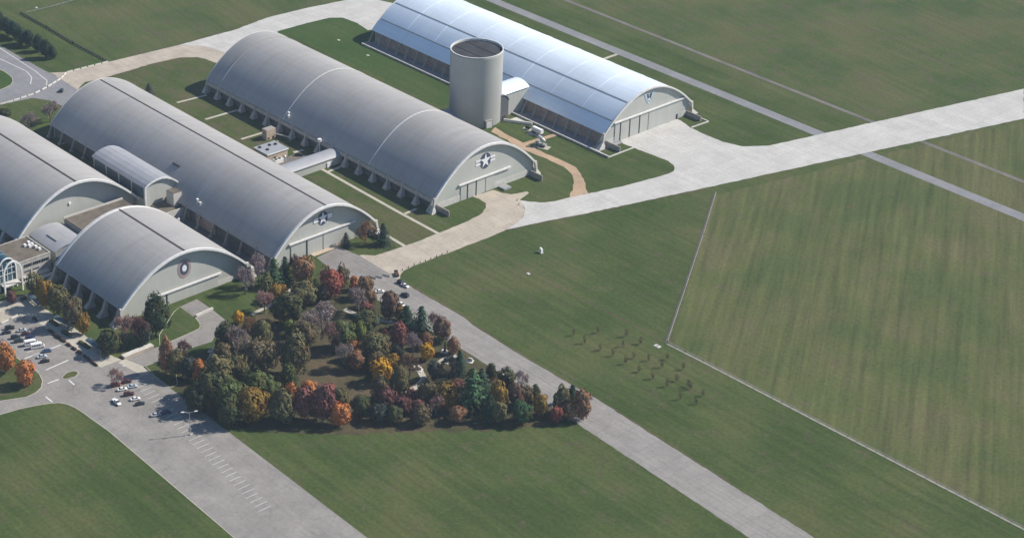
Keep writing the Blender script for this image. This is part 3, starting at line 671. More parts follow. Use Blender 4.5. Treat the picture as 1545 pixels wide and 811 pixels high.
# link building between the two left hangars
t=thing('link_building','flat brown gravel roof filling the gap between the two left hangars','building',(-79,-150,0))
bm=bmesh.new(); box(bm,-16.4,16.8,-11.5,24,0,10.4); mesh_obj('wall',bm,'concrete_dark',t)
bm=bmesh.new(); box(bm,-16.0,16.6,-11.2,23.6,10.41,10.7); rf=mesh_obj('roof',bm,'gravel_roof',t)
bm=bmesh.new(); box(bm,-16.9,-16.41,-11.5,24,9.5,11.4); mesh_obj('parapet',bm,'concrete_pale',t)
t,hl,hb=barrel('link_building','pale grey curved roof between the entrance block and the ring-emblem hangar','building','x',-97,-72,-181,-162,7.2,9.6,'sheet_grey','roof_pale',False)
bm=bmesh.new(); box(bm,-3,6,-5,1,9.4,9.95); mesh_obj('roof_hatch',bm,'sheet_grey',t)

# entrance block
t=thing('entrance_building','concrete entrance block with brown flat roof and dark window bands','building',(-70,-201,0))
bm=bmesh.new(); box(bm,-22,0,-34,15.6,0,9.5); mesh_obj('wall',bm,'concrete',t)
bm=bmesh.new(); box(bm,-21.6,-.4,-33.6,15.2,9.51,9.7); rf=mesh_obj('roof',bm,'gravel_roof',t)
for args in ((-22.0,-21.6,-34,15.6),(-.4,.15,-34,15.75),(-21.6,-.4,15.2,15.75)):
    bm=bmesh.new(); box(bm,*args,9.5,10.1); mesh_obj('parapet',bm,'concrete',rf)
for (x,y) in ((-15,12.5),(-12.5,13),(-11.5,11),(-9,13),(-6,13.2),(-13.5,9.5)):
    bm=bmesh.new(); box(bm,x-.7,x+.7,y-.6,y+.6,9.71,10.9); mesh_obj('roof_unit',bm,'white_paint',rf)
for g0 in (.6,5.6,10.4):
    for k in range(4):
        y=g0+k*1.12
        bm=bmesh.new(); box(bm,.16,.24,y,y+.78,6.4,7.9); mesh_obj('window',bm,'window_glass',t)
for g0 in (.6,5.2):
    for k in range(4):
        y=g0+k*1.0
        bm=bmesh.new(); box(bm,.01,.09,y,y+.72,3.5,4.3); mesh_obj('window',bm,'window_glass',t)
bm=bmesh.new(); box(bm,.01,3.2,-1,13,.0,2.1); mesh_obj('ledge',bm,'concrete',t)
bm=bmesh.new(); box(bm,3.21,5.4,-3,15,.0,.9); mesh_obj('ledge',bm,'concrete_pale',t)
t=thing('glass_atrium','blue glass barrel-vaulted entrance hall framed by a white arch','atrium',(-62,-211.5,0))
def vault(y0,y1,zs,ztop,n=20):
    c=(y0+y1)/2; hw=(y1-y0)/2
    return [(y0,0)]+[(c-hw*math.cos(math.pi*i/n), zs+(ztop-zs)*math.sin(math.pi*i/n)) for i in range(n+1)]+[(y1,0)]
V=vault(-4.9,4.9,10.6,16.6)
bm=bmesh.new(); loft(bm,[[(x,y,z) for y,z in V] for x in (-32,-5)]); mesh_obj('glass_vault',bm,'atrium_glass',t)
def arch_band(x0,x1,y0,y1,zs,zt,wd):
    O=vault(y0,y1,zs,zt); I=vault(y0+wd,y1-wd,zs,zt-wd)
    bm=bmesh.new(); shell(bm,x0,x1,O,I); return bm
mesh_obj('arch_frame',arch_band(.2,.9,-5.2,5.2,10.8,17.3,.75),'white_paint',t)
mesh_obj('arch_frame',arch_band(-4.95,-4.4,-5.1,5.1,10.6,16.8,.6),'white_paint',t)
for x in (-10,-15,-20,-25): mesh_obj('glazing_rib',arch_band(x,x+.25,-5.0,5.0,10.6,16.7,.2),'galv',t)
for y in (-2.5,0,2.5):
    bm=bmesh.new(); box(bm,-4.94,-4.8,y-.12,y+.12,0,14); mesh_obj('mullion',bm,'white_paint',t)
for z in (4,8,11):
    bm=bmesh.new(); box(bm,-4.79,-4.65,-4.6,4.6,z-.12,z+.12); mesh_obj('transom',bm,'white_paint',t)
bm=bmesh.new(); box(bm,-4.3,-.3,-4.6,4.6,3.6,4.1); mesh_obj('canopy',bm,'concrete_pale',t)
for y0 in (-9.6,):
    mesh_obj('side_frame',arch_band(-4.3,-3.9,y0-1.8,y0+1.8,6,8.5,.35),'white_paint',t)

# utility court between the two middle hangars
t=thing('utility_building','brick utility building with white flat roof between two hangars','building',(-107,-21.2,0))
bm=bmesh.new(); box(bm,-6.2,5.8,-7.2,6.6,0,4.3); mesh_obj('wall',bm,'mortar_beige',t)
bm=bmesh.new(); box(bm,-6.6,6.2,-7.6,7.0,4.31,4.9); rf=mesh_obj('roof',bm,'roof_pale',t)
bm=bmesh.new(); box(bm,6.21,6.32,-7.6,7.0,4.3,4.95); mesh_obj('fascia',bm,'white_paint',rf)
for x,y in ((-2,4.2),(-3,1),(1,-3.5),(-4,-5)):
    bm=bmesh.new(); box(bm,x-.8,x+.8,y-.5,y+.5,4.92,5.6); mesh_obj('roof_unit',bm,'dark',rf)
bm=bmesh.new(); bar(bm,(-1.5,5.4,4.9),(-1.5,5.4,7.0),.28,8); mesh_obj('vent_pipe',bm,'white_paint',rf)
bm=bmesh.new(); box(bm,5.81,6.0,-2.9,-1.7,.1,2.3); mesh_obj('door',bm,'wood_dark',t)
t=thing('utility_tower','small square beige ventilation tower with pale front on the lawn','tower',(-126.5,-8.2,0))
bm=bmesh.new(); box(bm,-2.2,2.0,-3.2,3.2,0,6.0); mesh_obj('wall',bm,'mortar_beige',t)
bm=bmesh.new(); box(bm,-1.9,1.7,-2.9,2.9,6.01,6.12); mesh_obj('roof',bm,'concrete_dark',t)
for y in (-1.9,1.4):
    bm=bmesh.new(); box(bm,2.01,2.1,y-.6,y+.6,.4,1.5); mesh_obj('grille',bm,'dark',t)
bm=bmesh.new(); bar(bm,(2.3,2.9,2.6),(10.5,6.8,2.2),.35,8); bar(bm,(10.5,6.8,2.2),(10.5,6.8,0),.35,8); mesh_obj('duct',bm,'concrete_pale',t)
t=thing('cooling_unit','white cooling equipment on the ground beside the brick utility building','equipment',(-97.8,-22.5,0))
bm=bmesh.new(); box(bm,-1.4,1.4,-4,1.5,0,2.2); mesh_obj('casing',bm,'white_paint',t)
for y in (-2.6,-.2):
    bm=bmesh.new(); bar(bm,(0,y,2.2),(0,y,2.45),.9,14); mesh_obj('fan',bm,'dark',t)
bm=bmesh.new(); bar(bm,(0,3.3,0),(0,3.3,2.6),.9,12); bar(bm,(0,3.3,2.6),(0,3.3,3.2),.9,12,.3); mesh_obj('tank',bm,'galv',t)
t=thing('dust_collector','shiny silver dust collector with hoods in the shadowed yard','equipment',(-71,-96.2,0))
bm=bmesh.new(); bar(bm,(0,0,2.2),(0,0,5.4),2.0,14); bar(bm,(0,0,5.4),(0,0,6.6),2.0,14,.5); bar(bm,(0,0,.6),(0,0,2.2),.5,14,2.0); mesh_obj('drum',bm,'steel',t)
bm=bmesh.new(); bar(bm,(-.5,1,6.0),(-.5,4.6,5.2),.7,10); bar(bm,(1.2,.4,4.2),(4.2,.8,3.4),.9,10); mesh_obj('duct',bm,'steel',t)
bm=bmesh.new()
for x,y in ((-1.4,-1.4),(1.4,-1.4),(1.4,1.4),(-1.4,1.4)): bar(bm,(x,y,0),(x,y,2.6),.15,6)
mesh_obj('support_frame',bm,'galv',t)

# low wall round the trench of the metal hangar
t=thing('retaining_wall','low concrete wall along the trench in front of the metal hangar','wall',(0,120.8,0))
bm=bmesh.new(); box(bm,-201,12,-.35,.35,0,1.0); mesh_obj('wall',bm,'concrete',t)
bm=bmesh.new(); box(bm,-201.2,12.2,-.45,.45,1.005,1.15); mesh_obj('coping',bm,'concrete_pale',t)
bm=bmesh.new(); box(bm,11.3,12,.46,22,0,.5); mesh_obj('return_wall',bm,'concrete_pale',t)
bm=bmesh.new(); box(bm,-201,-200.3,.46,5.5,0,1.0); mesh_obj('return_wall',bm,'concrete',t)
t=thing('garden_wall','pale kerb wall around the grass bed at the far corner of the metal hangar','wall',(13.5, 186.0))
bm=bmesh.new(); beam(bm,(0,0,0),(.5,14,0),.7,.5); beam(bm,(.5,14,0),(-12,14,0),.7,.5); mesh_obj('wall',bm,'concrete_pale',t)
t=thing('ramp_wall','white ramp wall running from the silo vestibule to the trench','wall',(-60.6,109.9,0))
bm=bmesh.new(); beam(bm,(0,0,0),(14.2,8.9,0),.8,1.3); mesh_obj('wall',bm,'white_paint',t)
bm=bmesh.new(); beam(bm,(0,0,1.305),(14.2,8.9,1.305),1.0,.15); mesh_obj('coping',bm,'concrete_pale',t)
sheet('ramp', [(-60,111),(-46.8,119.6),(-60,119.6)], .06, 'concrete_new')

# exhibits on pads beside the gravel path
def pad(x,y,rz,sx,sy):
    o=sheet('exhibit_pad',[(x+a*math.cos(rz)-b*math.sin(rz),y+a*math.sin(rz)+b*math.cos(rz)) for a,b in ((-sx,-sy),(sx,-sy),(sx,sy),(-sx,sy))],.10,'concrete_walk'); return o
pad(-36,111.5,R(20),4.5,2.6); pad(-43.5,112.6,R(20),3.0,1.8); pad(-21.5,102.5,R(20),4.6,2.4)
t=thing('display_trailer','white box-shaped display trailer on a pad beside the gravel path','trailer',(-35.6,112.6,.1),R(0))
bm=bmesh.new(); P=[(-1.2,1.2),(1.2,1.2),(1.35,2.6),(.9,3.6),(-.9,3.6),(-1.35,2.6)]
loft(bm,[[(x,y*k,z) for y,z in P] for x,k in ((-3.6,.9),(-3.2,1),(3.2,1),(3.6,.9))]); mesh_obj('body',bm,'white_paint',t)
bm=bmesh.new(); box(bm,-4.2,4.6,-.9,.9,.75,1.19); mesh_obj('chassis',bm,'dark',t)
for x in (-2.4,-1.2,2.4):
    for y in (-1.1,1.1):
        bm=bmesh.new(); bar(bm,(x,y-.15,.5),(x,y+.15,.5),.5,12); mesh_obj('wheel',bm,'black_rubber',t)
t=thing('display_machine','grey exhibit with raised white dish on a pad by the gravel path','exhibit',(-22.5,102.9,.1),R(15))
bm=bmesh.new(); box(bm,-3.4,3.0,-1.1,1.1,.5,1.7); box(bm,-3.3,-1.4,-1.0,1.0,1.7,2.7); mesh_obj('base',bm,'slate_paint' if 'slate_paint' in MATS else 'sheet_grey',t)
for x in (-2.4,.4,1.8):
    for y in (-1.2,1.2):
        bm=bmesh.new(); bar(bm,(x,y-.15,.5),(x,y+.15,.5),.5,12); mesh_obj('wheel',bm,'black_rubber',t)
bm=bmesh.new(); bar(bm,(1.0,0,1.7),(1.0,0,3.8),.4,8); mesh_obj('mast',bm,'galv',t)
bm=bmesh.new(); bar(bm,(.4,0,4.2),(-2.2,0,5.6),1.1,14,.9); bar(bm,(.4,0,4.2),(2.4,0,3.4),1.1,14,.5); mesh_obj('dish',bm,'galv',t)
t=thing('display_engine','small dark engine exhibit on a pad nearest the silo','exhibit',(-43.5,112.6,.1),R(20))
bm=bmesh.new(); bar(bm,(-1.5,0,1.1),(.9,0,1.1),.7,12,.9); bar(bm,(.9,0,1.1),(1.7,0,1.1),.9,12,.4); mesh_obj('body',bm,'dark',t)
bm=bmesh.new(); box(bm,-1.2,-.9,-.6,.6,0,.6); box(bm,.6,.9,-.6,.6,0,.6); mesh_obj('stand',bm,'galv',t)

# ------------------------------------------------------------------ vehicles
def section(x, hw, z0, z1, rd=.12):
    return [(x,-hw,z0+rd),(x,-hw+rd,z0),(x,hw-rd,z0),(x,hw,z0+rd),(x,hw,z1-rd),(x,hw-rd,z1),(x,-hw+rd,z1),(x,-hw,z1-rd)]
CARPARTS={}
def car_meshes(kind):
    if kind in CARPARTS: return CARPARTS[kind]
    if kind=='sedan':
        body=[(-2.25,.72,.42,.85),(-2.1,.86,.30,.98),(-1.2,.9,.25,1.0),(.9,.9,.25,.96),(1.7,.88,.28,.86),(2.15,.80,.34,.74),(2.28,.68,.42,.62)]
        cab=[(-1.55,.78,.99),(-.85,.66,1.42),(.35,.66,1.44),(1.15,.78,.97)]; wx=(-1.4,1.4); wr=.33
    elif kind=='suv':
        body=[(-2.35,.80,.5,1.05),(-2.2,.93,.4,1.15),(-1,.96,.36,1.16),(1.0,.96,.36,1.14),(1.9,.93,.40,1.04),(2.35,.84,.46,.9),(2.45,.74,.52,.8)]
        cab=[(-2.25,.86,1.15),(-1.95,.76,1.74),(.35,.76,1.76),(1.2,.86,1.14)]; wx=(-1.45,1.5); wr=.39
    elif kind=='pickup':
        body=[(-2.9,.86,.55,1.1),(-2.75,.96,.45,1.12),(-.8,.97,.42,1.12),(.9,.97,.42,1.14),(2.3,.94,.45,1.06),(2.75,.86,.5,.95),(2.85,.76,.56,.85)]
        cab=[(-.9,.86,1.13),(-.6,.78,1.78),(.7,.78,1.8),(1.45,.86,1.13)]; wx=(-1.9,1.85); wr=.42
    else: # shuttle van
        body=[(-3.3,.98,.5,2.6),(-3.2,1.05,.42,2.72),(1.6,1.05,.42,2.72),(2.0,1.03,.42,2.4),(2.05,1.0,.42,1.3),(3.0,.94,.45,1.15),(3.2,.84,.5,1.0)]
        cab=[(1.3,.99,1.3),(1.35,.96,2.35),(2.02,.93,2.3),(2.75,.86,1.17)]; wx=(-2.1,2.1); wr=.44
    bm=bmesh.new(); loft(bm,[section(*s) for s in body])
    if kind!='van':
        # roof panel on top of the glasshouse
        (x0,w0,z0),(x1,w1,z1)=cab[1],cab[2]
        loft(bm,[[(x0-.05,-w0,z0+.005),(x0-.05,w0,z0+.005),(x0+.1,w0-.06,z0+.09),(x0+.1,-w0+.06,z0+.09)],
                 [(x1+.05,-w1,z1+.005),(x1+.05,w1,z1+.005),(x1-.1,w1-.06,z1+.07),(x1-.1,-w1+.06,z1+.07)]])
    else: pass
    b=bpy.data.meshes.new('car_body'); bmesh.ops.recalc_face_normals(bm,faces=bm.faces); bm.to_mesh(b); bm.free(); b.materials.append(MATS['white_paint'])
    bm=bmesh.new(); base=cab[0][2]
    lo=[(cab[0][0],cab[0][1]),(cab[3][0],cab[3][1])]
    v=[bm.verts.new(p) for p in ((cab[0][0],-cab[0][1],cab[0][2]),(cab[3][0],-cab[3][1],cab[3][2]),(cab[3][0],cab[3][1],cab[3][2]),(cab[0][0],cab[0][1],cab[0][2]),
        (cab[1][0],-cab[1][1],cab[1][2]),(cab[2][0],-cab[2][1],cab[2][2]),(cab[2][0],cab[2][1],cab[2][2]),(cab[1][0],cab[1][1],cab[1][2]))]
    for f in ((0,3,2,1),(4,5,6,7),(0,1,5,4),(1,2,6,5),(2,3,7,6),(3,0,4,7)): bm.faces.new([v[i] for i in f])
    if kind=='van':
        for s in (-1,1):
            for k in range(4): box(bm,-2.9+k*1.05,-2.05+k*1.05,min(s*1.05,s*1.062),max(s*1.05,s*1.062),1.5,2.2)
    g=bpy.data.meshes.new('car_window'); bmesh.ops.recalc_face_normals(bm,faces=bm.faces); bm.to_mesh(g); bm.free(); g.materials.append(MATS['window_glass'])
    bm=bmesh.new(); bar(bm,(0,-.11,0),(0,.11,0),wr,14); wm=bpy.data.meshes.new('car_wheel'); bm.to_mesh(wm); bm.free(); wm.materials.append(MATS['black_rubber'])
    bm=bmesh.new(); fx=body[-1][0]; box(bm,fx-.12,fx+.02,-.2,.2,-.07,.07); hm=bpy.data.meshes.new('headlight'); bm.to_mesh(hm); bm.free(); hm.materials.append(MATS['emblem_white'])
    CARPARTS[kind]=(b,g,wm,hm,wx,body[-1][1],wr,(body[-1][2]+body[-1][3])/2); return CARPARTS[kind]
PAINT={}
def paint(c):
    if c not in PAINT:
        m,nt,b=new_mat('car_paint'); set_bsdf(b,.3,.5)
        f=noise(nt,mapped(nt,kind='Object'),1.5,2)
        nt.links.new(ramp(nt,f,[(.3,tuple(x*.92 for x in c)),(.7,c)]),b.inputs['Base Color']); PAINT[c]=m
    return PAINT[c]
WH=(.78,.78,.77); SI=(.42,.44,.47); BK=(.014,.015,.018); RD=(.16,.022,.02); MR=(.075,.014,.018); NV=(.02,.035,.10); TL=(.03,.055,.06); BL=(.04,.085,.20); PL=(.45,.52,.60)
def car(kind,p,ang,col,label,cat='car',group=None):
    b,g,wm,hm,wx,hw,wr,hz=car_meshes(kind)
    t=thing({'van':'shuttle_van','pickup':'pickup_truck','suv':'parked_car','sedan':'parked_car'}[kind],label,cat,(p[0],p[1],.07),R(ang),group)
    def part(nm,me,loc=(0,0,0),mat=None):
        o=bpy.data.objects.new(nm,me); COL.objects.link(o); o.parent=t; o.location=loc
        if mat: o.material_slots[0].link='OBJECT'; o.material_slots[0].material=mat
    part('body',b,mat=paint(col)); part('window',g)
    for x in wx:
        for s in (-1,1): part('wheel',wm,(x,s*(.82 if kind in('sedan',) else .9),wr))
    for s in (-1,1): part('headlight',hm,(0,s*(hw-.22),hz))
    return t
GL='cars parked in the upper lot'; GM='cars parked in the lower lot'
A1=72
car('suv',(-32.6, -231.1),A1,BK,'black car at the far upper left of the parking lot, topmost of the dark pair','car',GL)
car('sedan',(-29.8, -234.5),A1,BK,'dark low car below the black one at the upper left of the lot','car',GL)
car('sedan',(-27.2, -227.9),A1,SI,'silver car alone at the top of the upper parking row','car',GL)
car('sedan',(-23.2, -228.3),A1,(.05,.02,.03),'dark maroon car between the silver car and the navy car','car',GL)
car('suv',(-23.4, -233.4),A1,(.02,.03,.035),'blackish car directly left of the teal car in the upper lot','car',GL)
car('suv',(-18.6, -228.5),A1,NV,'navy car beside the white shuttle vans, on their upper side','car',GL)
car('suv',(-19.6, -234.0),A1,TL,'dark teal car left of the white shuttle vans','car',GL)
car('van',(-13.6, -230.9),A1,WH,'white shuttle van, upper of the two parked side by side','van','white shuttle vans')
car('van',(-9.5, -230.1),A1,WH,'white shuttle van, lower of the two parked side by side','van','white shuttle vans')
car('sedan',(-3.7, -228.7),A1,BL,'blue car just below the white shuttle vans','car',GL)
car('sedan',(-0.8, -233.1),A1,PL,'pale blue-silver car between the blue car and a black car','car',GL)
car('sedan',(3.5, -234.2),A1,BK,'black car at the lower end of the upper parking row','car',GL)
car('suv',(41.0, -220.7),A1,RD,'red car beside the tall light pole in the lower lot','car',GM)
car('suv',(41.7, -215.3),A1,MR,'dark red car at the top of the lower lot, right of the pole','car',GM)
car('sedan',(45.9, -220.4),A1,WH,'white car directly below the red cars','car',GM)
car('sedan',(46.7, -215.5),A1,PL,'silver car right of the white one near the shade edge','car',GM)
car('suv',(51.2, -220.4),A1,MR,'maroon car in the middle of the lower lot between white cars','car',GM)
car('sedan',(56.2, -220.4),A1,WH,'white car between the maroon car and the dark teal car','car',GM)
car('sedan',(60.8, -220.9),A1,(.02,.035,.04),'dark teal car below the white one in the lower lot','car',GM)
car('pickup',(53.4, -228.3),A1-75,WH,'white pickup standing crosswise left of the parked row','pickup',GM)
car('sedan',(72.7, -220.7),A1,SI,'silver car at the bottom edge of the picture','car',GM)
car('sedan',(73.6, -216.2),A1,NV,'navy car in tree shade near the bottom edge','car',GM)
car('suv',(-255.9, -63.6),140,(.03,.04,.05),'dark car driving alone on the rear road behind the hangars','car')
car('suv',(49.4, -60.8),5,BK,'black car at the lawn corner of the front road','car','cars on the front road')
car('sedan',(52.6, -61.2),5,WH,'white car right next to the black one at the lawn corner','car','cars on the front road')
car('suv',(59.9, -67.3),-178,BK,'black car standing alone in the middle of the front road','car','cars on the front road')
car('sedan',(49.4, -74.5),60,WH,'white car at the park edge beside a brown tree','car')
car('sedan',(65.7, -74.5),-5,WH,'white car half hidden behind an orange-gold tree at the road edge','car')
car('sedan',(-97.5, -9.8),50,BK,'dark car in the utility court between two hangars','car')

# ------------------------------------------------------------------ barriers, bollards, fences, poles
bm=bmesh.new(); P=[(-.3,0),(.3,0),(.3,.15),(.12,.4),(.08,.85),(-.08,.85),(-.12,.4),(-.3,.15)]
loft(bm,[[(x,y,z) for y,z in P] for x in (-2.0,2.0)])
proto=mesh_obj('concrete_barrier',bm,'concrete_pale'); first=[True]
def barrier(p,ang,label,group):
    if first[0]: o=proto; first[0]=False
    else: o=proto.copy(); COL.objects.link(o)
    o.location=(p[0],p[1],.05); o.rotation_euler=(0,0,ang); tag(o,label,'barrier',group)
def row(pts, step, fn):
    for a,b in zip(pts,pts[1:]):
        a=Vector(a); b=Vector(b); d=b-a; n=max(1,int(d.length/step+.3)); ang=math.atan2(d.y,d.x)
        for i in range(n): fn(a+d*(i+.5)/n, ang)
row([(-261.8, -101.7), (-261.6, -93.0), (-262.7, -78.2), (-266.5, -66.6), (-272.3, -53.8)],5.0,lambda p,a:barrier(p,a,'pale concrete barrier in the row across the grey rear road','barriers across the rear road'))
row([(-272.3, -53.8), (-278.2, -46.4), (-276.5, -17.2)],4.6,lambda p,a:barrier(p,a,'pale concrete barrier along the edge of the beige rear road','barriers beside the beige road'))
barrier((38.9, -61.4),R(20),'white barrier closing the end of the front apron, near the lawn corner','front road barriers')
barrier((37.7, -65.1),R(20),'grey-white barrier left of the white one on the front apron','front road barriers')
barrier((36.2, -68.0),R(20),'barrier nearest the tan tree on the front apron','front road barriers')
row([(-39.3, -232.5), (-41.2, -220.9)],4.6,lambda p,a:barrier(p,a,'pale low barrier at the upper edge of the parking lot','barriers above the parking lot'))
bm=bmesh.new(); bar(bm,(0,0,0),(0,0,1.0),.2,8); bar(bm,(0,0,1.0),(0,0,1.15),.2,8,.1)
bp=mesh_obj('bollard',bm,'wood_dark'); bf=[True]
def bollard(p,label,group):
    if bf[0]: o=bp; bf[0]=False
    else: o=bp.copy(); COL.objects.link(o)
    o.location=(p[0],p[1],.05); tag(o,label,'bollard',group)
for q in [(39.4, -51.6), (39.2, -47.5), (38.9, -43.4), (39.0, -39.6), (39.3, -36.4), (39.4, -32.9), (39.3, -29.1), (39.5, -25.6), (39.3, -21.9)]: bollard(q,'short dark post along the lawn edge of the tan taxiway','posts along the taxiway')
for q in [(18.9, 45.3), (23.0, 42.8)]: bollard(q,'short dark post at the mouth of the hangar driveway','posts at the driveway')
t=thing('equipment_cart','low reddish-brown cart standing beside the white barrier','cart',(*(41.3, -56.9),.07),R(-30))
bm=bmesh.new(); box(bm,-2.2,2.2,-.9,.9,.6,1.1); mesh_obj('bed',bm,'hedge_brown',t)
bm=bmesh.new(); box(bm,-2.2,-1.9,-.9,.9,1.11,1.8); mesh_obj('headboard',bm,'wood_dark',t)
for x in (-1.4,1.4):
    for y in (-.8,.8):
        bm=bmesh.new(); bar(bm,(x,y-.1,.4),(x,y+.1,.4),.4,10); mesh_obj('wheel',bm,'black_rubber',t)

def fence(name,label,pts,step,h,pw,mat,rails,railh=.14):
    t=thing(name,label,'fence',(pts[0][0],pts[0][1],0)); o=Vector(pts[0])
    np_=0
    bmp=bmesh.new(); bmr=bmesh.new(); 
    for a,b in zip(pts,pts[1:]):
        a=Vector(a)-o; b=Vector(b)-o; d=b-a; n=max(1,int(d.length/step))
        for i in range(n+1):
            p=a+d*i/n; box(bmp,p.x-pw,p.x+pw,p.y-pw,p.y+pw,0,h)
        for z in rails: beam(bmr,(a.x,a.y,z),(b.x,b.y,z),.1,railh)
    ps=mesh_obj('posts',bmp,mat,t); ps['kind']='stuff'
    mesh_obj('rails',bmr,mat,t)
fence('post_fence','dark wooden post fence running down to the beige road at upper left',[(-379.9, -16.7), (-348.8, -16.9), (-315.4, -18.3), (-278.4, -17.9)],3.0,1.3,.45,'wood_dark',(.5,1.0),.25)
fence('wire_fence','thin pale wire fence crossing the field at top left',[(-378.8, -13.4), (-377.5, 3.2), (-378.4, 25.1)],5,1.1,.1,'galv',(.5,1.0))
fence('wire_fence','pale field fence with a corner at the right side of the lawn',[(79.0, 133.2), (107.4, 91.8), (140.2, 42.6), (169.9, -2.1), (180.8, -1.9), (191.6, -1.7), (237.1, -1.2), (364.0, 0.5)],5,1.3,.1,'concrete_dark',(.3,.7,1.15),.07)
strip('gravel_track', [(78.8, 132.9), (107.0, 91.3), (139.8, 42.1), (169.9, -3.0)], 1.3, .05, 'yard_gravel')
strip('gravel_track', [(170.1, -2.8), (192.0, -2.2), (237.5, -1.6), (364.3, 0.1)], 1.0, .05, 'concrete_walk')
strip('dirt_track', [(40.7, -2.0), (59.2, -1.9), (80.1, -3.6), (102.9, -3.3), (125.1, -3.0), (146.1, -2.2), (169.9, -2.1)], 1.3, .045, 'dirt')
def lamp(p,h,arms,label,head='light_head'):
    t=thing('street_lamp',label,'street lamp',(*p,.05))
    bm=bmesh.new(); bar(bm,(0,0,0),(0,0,h),.22,8,.12); mesh_obj('pole',bm,'galv',t)
    bm=bmesh.new(); bar(bm,(0,0,0),(0,0,.9),.4,10); mesh_obj('base',bm,'concrete_pale',t)
    for a in arms:
        c,s=math.cos(a),math.sin(a)
        bm=bmesh.new(); bar(bm,(0,0,h-.3),(c*2.4,s*2.4,h+.3),.1,6); ar=mesh_obj('arm',bm,'galv',t)
        bm=bmesh.new(); bar(bm,(c*2.2,s*2.2,h+.25),(c*3.6,s*3.6,h+.35),.32,8,.22); mesh_obj('lamp_head',bm,'white_paint',ar)
lamp((40.9, -219.0),9.0,(),'tall pale flag-less pole standing beside the red cars') if False else lamp((40.9, -219.0),9.0,(R(60),),'tall pale light pole standing beside the red car')
lamp((94.6, -217.9),11.5,(R(60),R(240)),'double-armed white street lamp at the bottom edge of the picture')

def hedge(pts,w,h,label,group=None,mat='hedge_brown'):
    a=Vector(pts[0]); b=Vector(pts[1]); d=b-a; L=d.length
    rnd=random.Random(int(L*100))
    bm=bmesh.new(); n=max(4,int(L/.8)); rings=[]
    for i in range(n+1):
        x=-L/2+L*i/n; k=.75 if i in(0,n) else 1
        rings.append([(x,yy*w/2*k+rnd.uniform(-.08,.08),zz*h*k+(rnd.uniform(-.12,.12) if zz else 0)) for yy,zz in ((-1,0),(-1.05,.55),(-.7,1),(0,1.08),(.7,1),(1.05,.55),(1,0))])
    loft(bm,rings); o=mesh_obj('hedge',bm,mat); o.location=(*((a+b)/2),.1); o.rotation_euler=(0,0,math.atan2(d.y,d.x))
    tag(o,label,'hedge',group)
for i,q in enumerate((([(-34.6, -217.3), (-31.0, -217.3)],'short brown hedge bed at the upper end of the row beside the lot'),([(-20.3, -217.9), (-16.7, -217.4)],'second brown hedge bed from the top beside the lot'),([(-15.9, -217.9), (-5.5, -217.6)],'long brown hedge bed in the middle of the row beside the lot'),
    ([(-4.1, -217.8), (-0.6, -217.8)],'brown hedge bed just below the long middle bed'),([(0.3, -217.7), (3.7, -217.7)],'brown hedge bed, second below the long middle bed'),([(4.8, -217.7), (8.2, -217.7)],'brown hedge bed just above the lowest long strip'),([(9.8, -217.6), (21.7, -217.8)],'lowest long thin brown hedge strip at the end of the walk'))):
    hedge(q[0],1.4 if i<6 else .9,.9,q[1],'hedge beds along the parking lot')
for q in (([(-53.0, -213.1), (-52.9, -209.9)],'dark green hedge at the entrance plaza below the white arch'),([(-27.1, -212.5), (-20.6, -212.5)],'dark green hedge beside the middle bench shelter'),([(-15.1, -213.4), (-8.4, -213.0)],'dark green hedge behind the paving of the walk'),([(-1.7, -212.5), (6.1, -212.4)],'dark green hedge beside the lowest bench shelter')):
    hedge(q[0],2.2,1.2,q[1],'green hedges along the walk','leaf_dark')

def shelter(pts,label,w=3.6,h=3.0):
    a=Vector(pts[0]); b=Vector(pts[1]); d=b-a; L=d.length/2
    t=thing('bus_shelter',label,'shelter',(*((a+b)/2),.1),math.atan2(d.y,d.x),'shelters along the walk')
    bm=bmesh.new(); n=8
    O=[(-w/2+w*i/n,h+.7*(1-(2*i/n-1)**2)) for i in range(n+1)]; I=[(y,z-.12) for y,z in O]
    shell(bm,-L,L,O,I); mesh_obj('roof',bm,'shelter_glass',t)
    k=max(2,int(L*2/4))
    for i in range(k+1):
        x=-L+.3+(2*L-.6)*i/k
        for s in (-1,1):
            bm=bmesh.new(); bar(bm,(x,s*(w/2-.3),0),(x,s*(w/2-.3),h-.05),.1,6); mesh_obj('post',bm,'galv',t)
    bm=bmesh.new(); box(bm,-L+.8,L-.8,-.3,.3,.4,.5); box(bm,-L+1,-L+1.2,-.25,.25,0,.4); box(bm,L-1.2,L-1,-.25,.25,0,.4); mesh_obj('bench',bm,'concrete',t)
shelter([(-50.6, -209.1), (-38.1, -210.1)],'glass-roofed shelter under the golden trees at the upper end of the walk')
shelter([(-24.4, -211.2), (-11.6, -209.1)],'long glass-roofed shelter in the middle of the walk')
shelter([(3.0, -210.4), (16.0, -210.5)],'glass-roofed shelter at the lower end of the walk near the steps')
t=thing('planter_wall','tan masonry retaining wall with steps beside the driveway','wall',(*(24.3, -204.9),.05))
v=Vector((23.9, -188.6))-Vector((24.3, -204.9))
bm=bmesh.new(); n_=Vector((-v.y,v.x)).normalized()
beam(bm,(n_.x*1.2,n_.y*1.2,0),(v.x+n_.x*1.2,v.y+n_.y*1.2,0),2.6,1.1); mesh_obj('wall',bm,'mortar_beige',t)
bm=bmesh.new(); beam(bm,(n_.x*1.2,n_.y*1.2,1.105),(v.x+n_.x*1.2,v.y+n_.y*1.2,1.105),2.9,.2); mesh_obj('coping',bm,'concrete_pale',t)
t=thing('kerb_wall','low pale wall at the edge of the hangar forecourt above the driveway','wall',(*(13.1, -157.1),.05))
